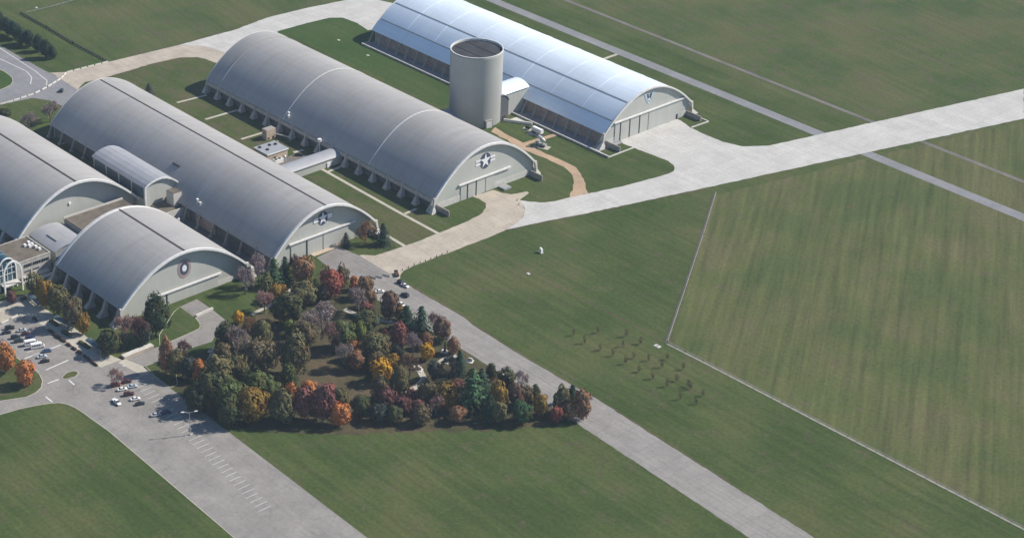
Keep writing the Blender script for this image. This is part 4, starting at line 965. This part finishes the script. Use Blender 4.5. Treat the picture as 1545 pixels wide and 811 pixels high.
v=Vector((12.1, -146.7))-Vector((13.1, -157.1)); bm=bmesh.new(); beam(bm,(0,0,0),(v.x,v.y,0),.8,1.0); mesh_obj('wall',bm,'concrete_pale',t)
bm=bmesh.new(); beam(bm,(0,0,1.005),(v.x,v.y,1.005),1.0,.12); mesh_obj('coping',bm,'concrete_pale',t)
t=thing('utility_cabinet','small white utility cabinet alone on the big lawn','cabinet',(*(68.8, 14.5),0))
bm=bmesh.new(); box(bm,-.8,.8,-.6,.6,.3,2.2); mesh_obj('cabinet',bm,'white_paint',t)
bm=bmesh.new(); box(bm,-1.5,1.2,-.9,.9,0,.3); mesh_obj('plinth',bm,'concrete',t)
bm=bmesh.new(); bar(bm,(-.2,0,2.2),(-.2,0,2.7),.6,10,.6); mesh_obj('cap',bm,'white_paint',t)
t=thing('drain_cover','flat concrete drain cover near the fence corner','cover',(*(169.1, -7.9),0))
bm=bmesh.new(); box(bm,-1.6,1.6,-1,1,0,.25); mesh_obj('slab',bm,'concrete_pale',t)
bm=bmesh.new(); box(bm,-.6,.6,-.5,.5,.26,.34); mesh_obj('lid',bm,'concrete_dark',t)
for q,l in (((81.0, -5.8),'grey stone drain slab on the dirt track across the lawn'),((-382.9, -3.5),'small white marker box in the field at top left'),((-215.5, 113.7),'white drain cover on the lush lawn behind the middle hangar'),((-184.8, 112.0),'small pale cover on the lawn near the metal hangar trench')):
    bm=bmesh.new(); box(bm,-.9,.9,-.7,.7,0,.3); box(bm,-.5,.5,-.4,.4,.3,.42); o=mesh_obj('drain_cover',bm,'concrete_pale'); o.location=(*q,0); tag(o,l,'cover')
def monument(p,label,kind='slab'):
    t=thing('monument',label,'monument',(*p,.02),R(30))
    bm=bmesh.new(); box(bm,-1.6,1.6,-1.6,1.6,0,.25); mesh_obj('plinth',bm,'concrete_pale',t)
    bm=bmesh.new()
    if kind=='statue': bar(bm,(0,0,.25),(0,0,1.6),.7,8,.5); bar(bm,(0,0,1.6),(0,0,4.6),.45,8,.35); bar(bm,(0,0,4.6),(0,0,5.2),.3,8,.25); mesh_obj('figure',bm,'bronze',t)
    else: loft(bm,[[(-w_,-.3,z),(w_,-.3,z),(w_,.3,z),(-w_,.3,z)] for w_,z in ((1.2,.25),(1.2,1.5),(.7,1.9))]); mesh_obj('stone',bm,'concrete_pale',t)
monument((110.9, -87.1),'dark upright memorial on a white plinth near the road','statue')
monument((118.3, -92.9),'pale memorial stone on the dry lawn near the road')
monument((115.8, -107.0),'pale memorial stone beside the park path')
monument((124.7, -84.1),'pale memorial stone on the grass strip beside the road')
monument((43.4, -169.7),'white memorial slab on the lawn beside the driveway, upper one'); monument((48.1, -173.2),'white memorial slab on the lawn beside the driveway, lower one')
strip('park_path', [(127.4, -124.9), (125.2, -115.2), (122.5, -109.7), (114.9, -106.3), (110.1, -104.9)], 3, .05, 'concrete_walk')
strip('park_path', [(116.7, -96.7), (115.5, -90.8), (117.2, -85.0)], 2.5, .05, 'concrete_walk')
strip('park_path', [(158.0, -108.0), (161.3, -103.2), (162.4, -97.5)], 2.2, .05, 'concrete_walk')
strip('park_path', [(27.6, -135.2), (26.2, -124.7), (24.8, -117.2), (20.0, -105.5)], 2.2, .05, 'concrete_walk')
strip('park_path', [(51.3, -97.9), (62.2, -96.6), (72.0, -90.5), (88.5, -80.1)], 3, .05, 'concrete_walk')

# ------------------------------------------------------------------ trees
def leafquad(bm, c, n, s, rnd):
    a=n.orthogonal().normalized(); b=n.cross(a)
    t=rnd.uniform(0,6.28); a,b=a*math.cos(t)+b*math.sin(t), b*math.cos(t)-a*math.sin(t)
    k=s*rnd.uniform(.6,1.3); k2=s*rnd.uniform(.45,1.0)
    vs=[bm.verts.new(c+a*k*x+b*k2*y) for x,y in ((-1,-.3),(-.1,-1),(1,.2),(.1,1))]
    bm.faces.new(vs)
def rdir(rnd):
    z=rnd.uniform(-1,1); t=rnd.uniform(0,6.283); r=math.sqrt(1-z*z); return Vector((r*math.cos(t),r*math.sin(t),z))
CROWN={}; TRUNK={}
def crown(kind,i):
    """unit crown: z 0..1, radius .5"""
    if (kind,i) in CROWN: return CROWN[kind,i]
    rnd=random.Random(hash((len(kind),ord(kind[0]),i))%9973+i*31)
    bm=bmesh.new()
    if kind in('round','oval','young'):
        nl={'round':34,'oval':34,'young':11}[kind]; nleaf={'round':88,'oval':88,'young':44}[kind]
        lean=Vector((rnd.uniform(-.05,.05),rnd.uniform(-.05,.05),0))
        for k in range(nl):
            u=1-2*(k+.5)/nl; tt=k*2.39996+rnd.uniform(-.35,.35); rr0=math.sqrt(max(0,1-u*u))
            j=rnd.uniform(.68,1.22)
            d=Vector((rr0*math.cos(tt),rr0*math.sin(tt),u))
            zc=.53+d.z*.345*j
            prof=1.0 if kind!='oval' else 1.12-.62*max(0,zc-.3)/.7
            c=Vector((d.x*.34*j*prof,d.y*.34*j*prof,zc))+lean*zc
            rr=rnd.uniform(.11,.22)*(1 if kind!='young' else 1.2)
            for _ in range(nleaf):
                e=rdir(rnd)
                if e.dot(d)<-.25: continue
                p=c+Vector((e.x*rr,e.y*rr,e.z*rr*.85))*rnd.uniform(.85,1.06)
                n=(e*.9+(p-Vector((0,0,.48)))*2.0+rdir(rnd)*.35).normalized()
                if p.z<.06: p.z=.06+rnd.random()*.05
                leafquad(bm,p,n,.044,rnd)
    elif kind=='conifer':
        for k in range(13):
            z=.06+.92*k/13; rad=.5*(1-z)**.85+.02; m=int(10+46*rad)
            for j in range(m):
                t=6.283*(j+rnd.random())/m; rj=rad*rnd.uniform(.45,1.1)
                for s in (.35,.65,1.0):
                    p=Vector((math.cos(t)*rj*s,math.sin(t)*rj*s,z-.10*s*rj+rnd.uniform(-.02,.03)))
                    n=Vector((math.cos(t)*.8,math.sin(t)*.8,.9))+rdir(rnd)*.35
                    leafquad(bm,p,n.normalized(),.045,rnd)
    elif kind=='bare':
        def br(p,d,l,r,dep):
            q=p+d*l; bar(bm,p,q,r,3,r*.6)
            if dep<=1:
                for _ in range(4): leafquad(bm,p+(q-p)*rnd.random()+rdir(rnd)*.05,rdir(rnd),.019,rnd)
            if dep==0: return
            for _ in range(3):
                e=(d+rdir(rnd)*.7+Vector((0,0,.12))).normalized(); br(q,e,l*rnd.uniform(.6,.82),r*.6,dep-1)
        for k in range(7):
            t=k*6.283/7+rnd.random()*.5; d=Vector((math.cos(t)*.62,math.sin(t)*.62,rnd.uniform(.45,1.1))).normalized()
            br(Vector((0,0,.05+.03*k)),d,.23,.013,4)
    me=bpy.data.meshes.new('crown_'+kind); bm.to_mesh(me); bm.free(); me.materials.append(MATS['leaf_green'])
    # normalise to the unit box
    xs=[v.co for v in me.vertices]; zt=sorted(v.z for v in xs)[int(len(xs)*.995)]; rr=sorted(math.hypot(v.x,v.y) for v in xs)[int(len(xs)*.97)]
    for v in me.vertices: v.co.x*=.5/rr; v.co.y*=.5/rr; v.co.z*=1/zt
    CROWN[kind,i]=me; return me
def trunk(kind,i):
    if (kind,i) in TRUNK: return TRUNK[kind,i]
    rnd=random.Random(i+77); bm=bmesh.new()
    bar(bm,(0,0,0),(0,0,.06),.034,7,.026); bar(bm,(0,0,.06),(.01,0,.42),.026,7,.016); bar(bm,(.01,0,.42),(0,.01,.8),.016,6,.006)
    if kind!='conifer':
        for k in range(5):
            d=rdir(rnd); d.z=abs(d.z)*.6+.5; d.normalize(); z=rnd.uniform(.25,.55); bar(bm,(0,0,z),Vector((0,0,z))+d*.26,.012,5,.004)
    me=bpy.data.meshes.new('trunk_'+kind); bm.to_mesh(me); bm.free(); me.materials.append(MATS['bark']); TRUNK[kind,i]=me; return me
NV_={'round':6,'oval':4,'young':3,'conifer':3,'bare':4}
rt=random.Random(5)
NAME={'round':'deciduous_tree','oval':'deciduous_tree','young':'sapling','conifer':'conifer_tree','bare':'bare_tree'}
def tree(kind,col,x,y,h,w,label,group='trees in the autumn park',cat='tree'):
    i=rt.randrange(NV_[kind]); rz=rt.uniform(0,6.28)
    t=thing('conifer_tree' if col in('conifer','spruce') and kind=='oval' else NAME[kind],label,cat,(x,y,0),rz,group)
    c=bpy.data.objects.new('crown',crown(kind,i)); COL.objects.link(c); c.parent=t
    c.scale=(w*1.12*(1.55 if kind=='conifer' else 1),)*2+(h*1.08,); c.material_slots[0].link='OBJECT'; c.material_slots[0].material=MATS['leaf_'+col]
    k=bpy.data.objects.new('trunk',trunk(kind,i)); COL.objects.link(k); k.parent=t; s=min(h,w*1.3); k.scale=(s,s,h)
    return t
tree('bare','lilac',7.2, -115.9, 15.7, 8.4,"leafless purple-grey tree in front of the ring-emblem hangar's right corner")
tree('bare','lilac',9.5, -125.7, 13.1, 8.6,"low leafless lilac-grey tree by the ring-emblem hangar's base")
tree('conifer','spruce',11.9, -110.2, 14.0, 7.1,'bright green spruce between the leafless trees and the star-emblem hangar foot')
tree('conifer','pale',12.2, -114.1, 8.5, 5.8,'small pale green conifer beside the bright spruce')
tree('conifer','conifer',9.5, -101.5, 11.1, 5.8,'dark shadowed evergreen under the left foot of the star-emblem hangar')
tree('bare','maroon',11.6, -97.8, 11.6, 4.5,'thin dark reddish tree beside the shadowed evergreen')
tree('round','rust',18.2, -97.1, 13.1, 10.7,'rust-orange tree in front of the dark door gap of the star-emblem hangar')
tree('round','gold',25.8, -118.0, 8.6, 8.6,'golden-olive tree on the path behind the big green tree')
tree('round','olive',35.9, -111.8, 12.4, 13.3,'broad olive-green tree left of the red tree')
tree('oval','green',35.5, -103.0, 10.9, 7.0,'dark green rounded tree between the broad olive tree and the red tree')
tree('round','dark',46.7, -128.5, 15.4, 14.3,'very large dark green tree at the left middle of the park')
tree('bare','pinkgrey',29.8, -129.4, 10.7, 8.8,'leafless pinkish-brown tree at the lawn edge left of the large dark tree')
tree('round','yellow',31.2, -145.6, 6.5, 5.3,'small bright yellow tree alone at the end of the driveway')
tree('bare','tan',41.0, -146.3, 8.2, 7.4,'pale thin olive-grey tree just right of the bright yellow tree')
tree('round','red',38.3, -95.5, 14.0, 11.8,'large bright red tree beside the front apron')
tree('round','brownolive',33.0, -84.2, 10.3, 6.8,'dark brown-green tree behind the large red tree at the apron')
tree('bare','pinkgrey',40.1, -99.4, 9.1, 7.3,'dusky pink thin tree in front of the large red tree')
tree('oval','orange',40.2, -82.7, 7.4, 4.8,'small vivid orange tree at the apron edge')
tree('round','tan',49.2, -83.0, 10.5, 7.6,'tan-brown tree right of the vivid orange one')
tree('bare','grey',58.3, -95.4, 12.5, 8.8,'leafless grey tree below the vivid orange tree')
tree('round','tan',57.6, -87.1, 8.0, 5.7,'light tan-gold tree below the tan-brown tree')
tree('round','crimson',62.4, -94.3, 6.9, 6.0,'dusky red tree with dark evergreen mass below it')
tree('young','maroon',64.3, -91.0, 4.9, 3.1,'tiny maroon tree right of the dusky red one')
tree('round','brown',72.4, -88.0, 14.7, 8.4,'tall brown-red topped tree with bare trunk at the road edge')
tree('round','gold',75.8, -84.8, 8.0, 5.0,'golden-brown tree between the tall brown tree and the dark pines')
tree('conifer','conifer',84.1, -87.4, 11.4, 8.1,'left of the two dark pines by the front road')
tree('conifer','conifer',93.1, -86.1, 14.2, 7.4,'right of the two dark pines by the front road')
tree('round','dark',74.4, -104.2, 11.2, 11.8,'dark green spreading tree below the dusky red tree')
tree('round','green',79.7, -121.7, 14.2, 11.3,'broad bright-green tree left of the yellow-green oval one')
tree('oval','lime',78.7, -110.6, 9.3, 6.1,'small yellow-green oval tree beside the broad bright-green one')
tree('bare','grey',62.2, -120.2, 13.6, 13.0,'wide leafless grey tree in the park centre, top of the grey patch')
tree('bare','grey',63.0, -127.1, 13.0, 9.2,'leafless grey tree left in the grey patch')
tree('bare','pinkgrey',79.4, -127.7, 15.1, 8.5,'leafless brownish tree right in the grey patch above the clearing')
tree('round','brownolive',67.4, -134.0, 13.3, 9.5,'dull olive-brown tree behind the tall dense oval tree')
tree('round','lime',55.1, -133.8, 7.9, 5.6,'bright lime-green tree top above the tall dense oval tree')
tree('oval','olive',83.5, -153.1, 21.2, 12.6,'tall dense olive oval tree, the tallest at the left of the clearing')
tree('oval','olive',55.6, -149.5, 13.7, 8.9,'pointed olive-green tree left of the lime-green top')
tree('round','brownolive',73.0, -164.2, 15.6, 14.4,'large dark brownish tree left of the tall dense oval tree')
tree('oval','green',92.1, -163.1, 12.4, 7.4,'mid-green oval tree at the foot of the tall dense oval tree')
tree('round','green',87.8, -176.4, 11.7, 13.5,'wide green tree above the golden round tree')
tree('round','gold',102.3, -190.1, 14.5, 13.6,'large golden-orange round tree at the bottom edge')
tree('oval','olive',110.9, -181.2, 15.7, 11.2,'tall green-gold tree right of the golden round tree')
tree('round','green',93.8, -173.3, 9.5, 7.9,'green tree squeezed between the wide green tree and the green-gold one')
tree('round','orange',101.7, -168.7, 9.3, 5.6,'small orange-yellow tree left of the orange crown')
tree('round','orange',105.8, -161.9, 10.6, 7.6,'orange-topped tree at the upper edge of the red cluster')
tree('round','crimson',115.4, -172.4, 15.1, 8.9,'brick-red tree in the red cluster at the bottom edge')
tree('round','maroon',122.1, -167.4, 17.4, 10.1,'dark maroon tree in the red cluster at the bottom edge')
tree('round','red',109.5, -154.0, 7.2, 6.7,'dusky red crown on the clearing side of the maroon tree')
tree('oval','olive',119.8, -156.0, 10.1, 8.4,'olive pointed tree right of the maroon tree')
tree('round','peach',129.3, -163.6, 10.4, 8.3,'bright peach-orange tree cut by the bottom edge')
tree('oval','rust',46.1, -196.5, 18.4, 6.3,'tall narrow rust-topped tree beside the driveway')
tree('round','olive',51.3, -195.5, 13.5, 8.1,'olive tree leaning against the tall rust-topped one')
tree('bare','maroon',43.2, -185.4, 9.8, 7.6,'leafless purplish tree at the driveway right of the rust-topped tree')
tree('round','slate',56.8, -192.4, 10.7, 7.5,'dark slate-green tree above the shaded lot road')
tree('round','orange',60.7, -189.4, 10.1, 6.3,'orange-brown tree between the slate tree and the big green mass')
tree('round','olive',76.5, -190.2, 18.9, 13.8,'big olive-green tree, front of the large green mass')
tree('round','brownolive',56.4, -172.8, 10.4, 8.1,'brown-olive tree behind the big olive-green one')
tree('round','olive',71.3, -174.4, 11.6, 11.3,'rusty olive tree right of the big olive-green one')
tree('round','dark',82.0, -198.1, 16.4, 12.8,'deep green shaded tree at the left foot of the green mass')
tree('round','green',89.9, -193.5, 15.0, 13.4,'dark green tree at the bottom of the green mass near the golden one')
tree('round','dark',47.5, -165.1, 14.0, 9.5,'dark round tree where the driveway ends')
tree('bare','grey',53.8, -163.0, 13.5, 10.9,'leafless slate-grey tree right of the dark round one at the driveway end')
tree('young','orange',74.4, -173.4, 4.3, 3.9,'tiny orange shrub on the rim of the green mass')
tree('young','red',83.1, -161.8, 4.7, 2.7,'tiny red shrub between the green trees')
tree('oval','orange',90.3, -123.6, 9.2, 5.7,'orange-red crown below the broad bright-green tree')
tree('round','rust',97.9, -129.1, 9.4, 7.2,'dark russet tree under the orange-red crown')
tree('round','olive',96.2, -116.4, 12.7, 12.7,'wide olive tree right of the orange-red crown')
tree('round','brownolive',103.9, -121.6, 8.6, 8.1,'olive-brown tree just above the bright yellow round tree')
tree('round','gold',110.7, -118.8, 10.1, 7.2,'olive-gold tree behind the bright yellow round tree')
tree('round','yellow',112.9, -126.8, 10.9, 9.5,'bright yellow round tree in the park centre')
tree('oval','olive',128.3, -129.1, 15.3, 8.5,'yellow-green pointed tree right of the bright yellow one')
tree('oval','brownolive',124.8, -136.8, 12.2, 8.5,'dull olive tree below the bright yellow one')
tree('round','maroon',132.9, -140.6, 11.5, 8.4,'dark maroon-brown tree below the dull olive one')
tree('oval','crimson',95.7, -102.1, 13.0, 7.6,'dusky crimson tree below the two dark pines')
tree('young','red',86.1, -102.4, 5.8, 3.7,'small red shrub left of the dusky crimson tree')
tree('round','slate',102.5, -108.7, 7.4, 5.7,'dark teal bush below the dusky crimson tree')
tree('bare','lilac',105.3, -101.5, 12.3, 6.7,'leafless grey-purple tree below the right dark pine')
tree('round','rust',103.3, -91.7, 7.5, 5.8,'orange-red tree right of the leafless grey-purple one')
tree('round','yellow',111.3, -98.7, 8.1, 6.4,'yellow-gold small tree under the orange-red one')
tree('bare','brown',117.5, -114.0, 10.7, 9.0,'leafless dark brown tree in the dry park floor')
tree('round','brown',103.1, -81.4, 12.0, 8.3,'reddish-brown tree with open crown at the road edge')
tree('bare','pinkgrey',94.7, -79.3, 9.3, 6.2,'leafless pinkish tree behind the open reddish-brown one')
tree('oval','rust',114.7, -85.2, 8.5, 5.5,'rust-red oval tree right at the road edge by the memorial')
tree('bare','slate',130.8, -101.2, 10.7, 8.3,'bluish leafless tree below the rust-red oval tree')
tree('conifer','conifer',129.9, -95.2, 11.2, 6.0,'slim dark evergreen beside the bluish leafless tree')
tree('conifer','spruce',155.5, -111.2, 18.9, 10.5,'large dark conifer near the road bend, taller of the pair')
tree('conifer','conifer',151.6, -102.1, 14.0, 8.2,'dark conifer behind the taller of the pair')
tree('oval','dark',143.5, -88.3, 9.1, 4.8,'small dark green tree nearest the road above the rounded one')
tree('round','dark',152.3, -88.1, 10.3, 8.0,'round dark olive tree touching the road edge')
tree('oval','gold',163.3, -102.3, 14.2, 8.2,'olive-gold oval tree beside the large dark conifer')
tree('young','tan',151.2, -93.9, 7.4, 3.8,'thin tan shrub between the small dark tree and the olive-gold oval')
tree('round','brownolive',140.6, -124.3, 12.9, 8.2,'brown-olive round tree left of the golden olive one')
tree('round','gold',148.9, -119.2, 12.1, 9.3,'golden-olive tree above the bottom edge, mid park')
tree('bare','pinkgrey',149.8, -126.6, 9.9, 6.4,'leafless pink-tan tree between the two olive trees at the bottom')
tree('round','crimson',134.9, -127.8, 6.9, 5.8,'dark crimson tree beside the park path')
tree('round','maroon',139.1, -136.4, 7.8, 7.2,'maroon bush right of the maroon-brown tree')
tree('round','maroon',142.5, -130.5, 6.5, 6.1,'maroon bush under the brown-olive round tree')
tree('round','crimson',142.7, -107.9, 7.9, 6.2,'dark red bush left of the large dark conifer')
tree('round','rust',158.8, -122.3, 7.4, 7.2,'reddish bush at the bottom edge under the golden-olive tree')
tree('bare','lilac',156.6, -82.0, 8.3, 6.5,'leafless lilac tree standing over the road edge')
tree('round','brown',167.5, -96.3, 12.2, 7.0,'dark brown tree right of the olive-gold oval')
tree('round','brownolive',167.9, -90.7, 9.9, 6.7,'grey-brown tree below the leafless lilac one')
tree('oval','dark',168.1, -85.3, 8.6, 5.0,'dark green tree at the road edge right of the grey-brown one')
tree('round','gold',178.3, -91.5, 10.5, 6.7,'green-gold tree below the dark one at the road edge')
tree('round','spruce',176.7, -101.9, 10.0, 9.0,'bright green tree at the bottom edge right of the conifers')
tree('oval','olive',182.4, -83.1, 14.2, 7.3,'olive-yellow tree in the lowest clump by the road')
tree('conifer','conifer',178.9, -72.8, 8.3, 5.6,'dark conifer peeking behind the lowest clump by the road')
tree('round','rust',191.1, -79.2, 13.4, 8.4,'rust-red tree at the right end of the lowest clump by the road')
tree('round','red',186.5, -89.9, 7.5, 5.2,'small red tree at the bottom edge left of the lowest clump')
tree('round','tan',188.4, -84.2, 8.2, 5.8,'tan tree between the olive-yellow and rust-red ones of the lowest clump')
tree('oval','deep',16.1, -181.8, 20.7, 12.1,'large dark green tree at the front corner of the ring-emblem hangar', 'trees around the ring-emblem hangar')
tree('bare','pinkgrey',16.0, -198.3, 16.1, 9.5,'thin reddish-brown tree at the left foot of the ring-emblem hangar', 'trees around the ring-emblem hangar')
tree('bare','maroon',18.8, -192.9, 15.1, 8.6,'purplish thin tree left of the large dark green one', 'trees around the ring-emblem hangar')
tree('round','dark',15.8, -207.9, 11.4, 10.7,'low dark green tree behind the lowest shelter', 'trees around the ring-emblem hangar')
tree('round','slate',19.3, -191.3, 12.0, 7.7,'slate-green bush at the foot of the large dark green tree', 'trees around the ring-emblem hangar')
tree('round','olive',-51.4, -206.0, 12.3, 8.4,'olive tree nearest the entrance block', 'trees along the walk')
tree('round','gold',-39.1, -207.3, 13.7, 8.3,'golden-olive tree, second along the walk from the entrance', 'trees along the walk')
tree('round','olive',-28.8, -206.7, 15.0, 9.5,'olive tree in the middle of the row along the walk', 'trees along the walk')
tree('round','brownolive',-15.1, -207.6, 14.9, 9.4,'large brownish-olive tree, fourth along the walk', 'trees along the walk')
tree('round','gold',-6.7, -207.1, 10.3, 6.5,'small rusty-gold tree at the lower end of the row along the walk', 'trees along the walk')
tree('round','maroon',-52.8, -218.0, 7.0, 4.8,'small purple-red tree in front of the white arch', 'trees along the walk')
tree('round','orange',0.4, -252.7, 14.4, 9.1,'bright orange tree cut by the left edge on the parking island', 'trees on the parking island')
tree('round','peach',16.0, -251.5, 12.0, 8.4,'orange-tan tree on the parking island beside the loop road', 'trees on the parking island')
tree('bare','rust',6.2, -47.9, 10.8, 9.7,'thin rust-coloured tree at the right corner of the star-emblem hangar', 'plants by the hangar corner')
tree('conifer','conifer',12.4, -41.3, 11.0, 6.4,'dark evergreen beside the thin rust-coloured tree', 'plants by the hangar corner')
tree('conifer','slate',1.8, -56.8, 7.0, 4.0,'small dark evergreen against the hangar door wall', 'plants by the hangar corner')
tree('bare','pinkgrey',40.8, -220.0, 7.6, 6.9,'leafless brown tree beside the tall light pole in the lot', 'trees on the lot')
tree('bare','grey',-222.5, -91.9, 11.1, 9.6,"leafless brown tree behind the star-emblem hangar's far corner", 'trees at the rear road')
tree('bare','grey',-219.9, -107.5, 10.1, 10.2,'leafless brown tree at the edge of the cut-off hangar roof', 'trees at the rear road')
tree('round','dark',-244.3, -108.5, 5.1, 6.6,'dark bush at the left edge near the rear barriers', 'trees at the rear road')
tree('conifer','slate',-220.1, -25.7, 6.1, 4.7,'small dark evergreen alone on the lawn beside the grey roof', 'trees at the rear road')
tree('oval','conifer',-361.4, -43.2, 12.2, 7.2,'dark pine cut by the left edge, first of the top-left row', 'pines in the top-left row')
tree('oval','conifer',-352.1, -42.5, 11.6, 7.6,'dark pine second from the left edge in the top-left row', 'pines in the top-left row')
tree('oval','conifer',-344.7, -42.1, 11.2, 7.6,'dark pine third from the left edge in the top-left row', 'pines in the top-left row')
tree('oval','conifer',-334.2, -43.2, 10.7, 7.5,'dark pine in the middle of the top-left row, before the gap', 'pines in the top-left row')
tree('oval','conifer',-327.8, -42.3, 10.2, 6.7,'dark pine just left of the gap in the top-left row', 'pines in the top-left row')
tree('oval','conifer',-317.7, -41.8, 10.6, 7.1,'dark pine just right of the gap in the top-left row', 'pines in the top-left row')
tree('oval','conifer',-305.4, -43.6, 11.4, 7.4,'large dark pine next to last at the right end of the top-left row', 'pines in the top-left row')
tree('oval','conifer',-301.9, -41.0, 8.5, 5.3,'small dark pine at the right end of the top-left row', 'pines in the top-left row')
tree('round','dark',129.7, -152.2, 10.1, 7.5,'low dark green tree at the bottom edge right of the peach-orange one')
tree('round','slate',136.9, -149.2, 8.4, 8.1,'slate-green bush at the bottom edge under the maroon-brown tree')
tree('round','dark',142.2, -143.5, 8.1, 6.9,'dark bush at the bottom edge between the maroon bushes')
tree('round','deep',81.9, -205.1, 13.7, 10.5,'very dark green tree shading the lot road at the left edge of the grove')
tree('round','dark',98.4, -200.0, 13.0, 9.8,'dark green tree cut by the bottom edge left of the golden-orange one')
tree('round','brownolive',150.6, -135.7, 9.1, 8.1,'brown-olive bush cut by the bottom edge below the maroon bushes')
tree('conifer','conifer',166.7, -110.9, 12.6, 5.8,'slim dark conifer at the bottom edge right of the conifer pair')
tree('round','olive',170.8, -109.2, 9.8, 6.9,'small olive tree cut by the bottom edge under the olive-gold oval')
tree('round','slate',126.1, -107.0, 9.0, 6.6,'slate-green bush on the dry park floor left of the bluish leafless tree')
tree('bare','grey',93.8, -132.3, 12.2, 7.8,'leafless grey tree at the upper edge of the clearing')
tree('young','twig',137.8, -30.9, 3.6, 2.0,'young tree with small brown crown in the grove on the open lawn','saplings planted on the lawn','sapling')
tree('young','twig',143.3, -20.7, 4.0, 2.3,'young tree with small brown crown in the grove on the open lawn','saplings planted on the lawn','sapling')
tree('young','twig',146.2, -32.2, 4.3, 2.0,'young tree with small brown crown in the grove on the open lawn','saplings planted on the lawn','sapling')
tree('young','twig',155.1, -31.1, 3.6, 2.3,'young tree with small brown crown in the grove on the open lawn','saplings planted on the lawn','sapling')
tree('young','twig',162.3, -30.3, 3.9, 2.0,'young tree with small brown crown in the grove on the open lawn','saplings planted on the lawn','sapling')
tree('young','twig',154.0, -12.7, 4.3, 2.3,'young tree with small brown crown in the grove on the open lawn','saplings planted on the lawn','sapling')
tree('young','twig',159.5, -20.7, 3.6, 2.0,'young tree with small brown crown in the grove on the open lawn','saplings planted on the lawn','sapling')
tree('young','twig',162.9, -12.6, 3.9, 2.3,'young tree with small brown crown in the grove on the open lawn','saplings planted on the lawn','sapling')
tree('young','twig',170.9, -31.0, 4.3, 2.0,'young tree with small brown crown in the grove on the open lawn','saplings planted on the lawn','sapling')
tree('young','twig',179.6, -31.2, 3.5, 2.3,'young tree with small brown crown in the grove on the open lawn','saplings planted on the lawn','sapling')
tree('young','twig',175.5, -20.6, 3.9, 2.0,'young tree with small brown crown in the grove on the open lawn','saplings planted on the lawn','sapling')
tree('young','twig',183.4, -20.3, 4.2, 2.3,'young tree with small brown crown in the grove on the open lawn','saplings planted on the lawn','sapling')
tree('young','twig',180.0, -13.3, 3.6, 2.0,'young tree with small brown crown in the grove on the open lawn','saplings planted on the lawn','sapling')
tree('young','twig',187.6, -30.8, 3.9, 2.3,'young tree with small brown crown in the grove on the open lawn','saplings planted on the lawn','sapling')
tree('young','twig',196.3, -30.9, 4.2, 1.9,'young tree with small brown crown in the grove on the open lawn','saplings planted on the lawn','sapling')
tree('young','twig',214.2, -31.5, 3.5, 2.2,'young tree with small brown crown in the grove on the open lawn','saplings planted on the lawn','sapling')
tree('young','twig',190.8, -14.3, 3.9, 2.0,'young tree with small brown crown in the grove on the open lawn','saplings planted on the lawn','sapling')
tree('young','twig',202.3, -23.6, 4.2, 2.2,'young tree with small brown crown in the grove on the open lawn','saplings planted on the lawn','sapling')
tree('young','twig',169.8, -24.3, 3.6, 2.0,'young tree with small brown crown in the grove on the open lawn','saplings planted on the lawn','sapling')
tree('young','twig',195.7, -23.9, 3.9, 2.3,'young tree with small brown crown in the grove on the open lawn','saplings planted on the lawn','sapling')
tree('young','twig',204.2, -24.2, 4.2, 1.9,'young tree with small brown crown in the grove on the open lawn','saplings planted on the lawn','sapling')
tree('young','twig',211.6, -24.2, 3.5, 2.2,'young tree with small brown crown in the grove on the open lawn','saplings planted on the lawn','sapling')
tree('young','twig',207.2, -34.1, 3.8, 1.9,'young tree with small brown crown in the grove on the open lawn','saplings planted on the lawn','sapling')
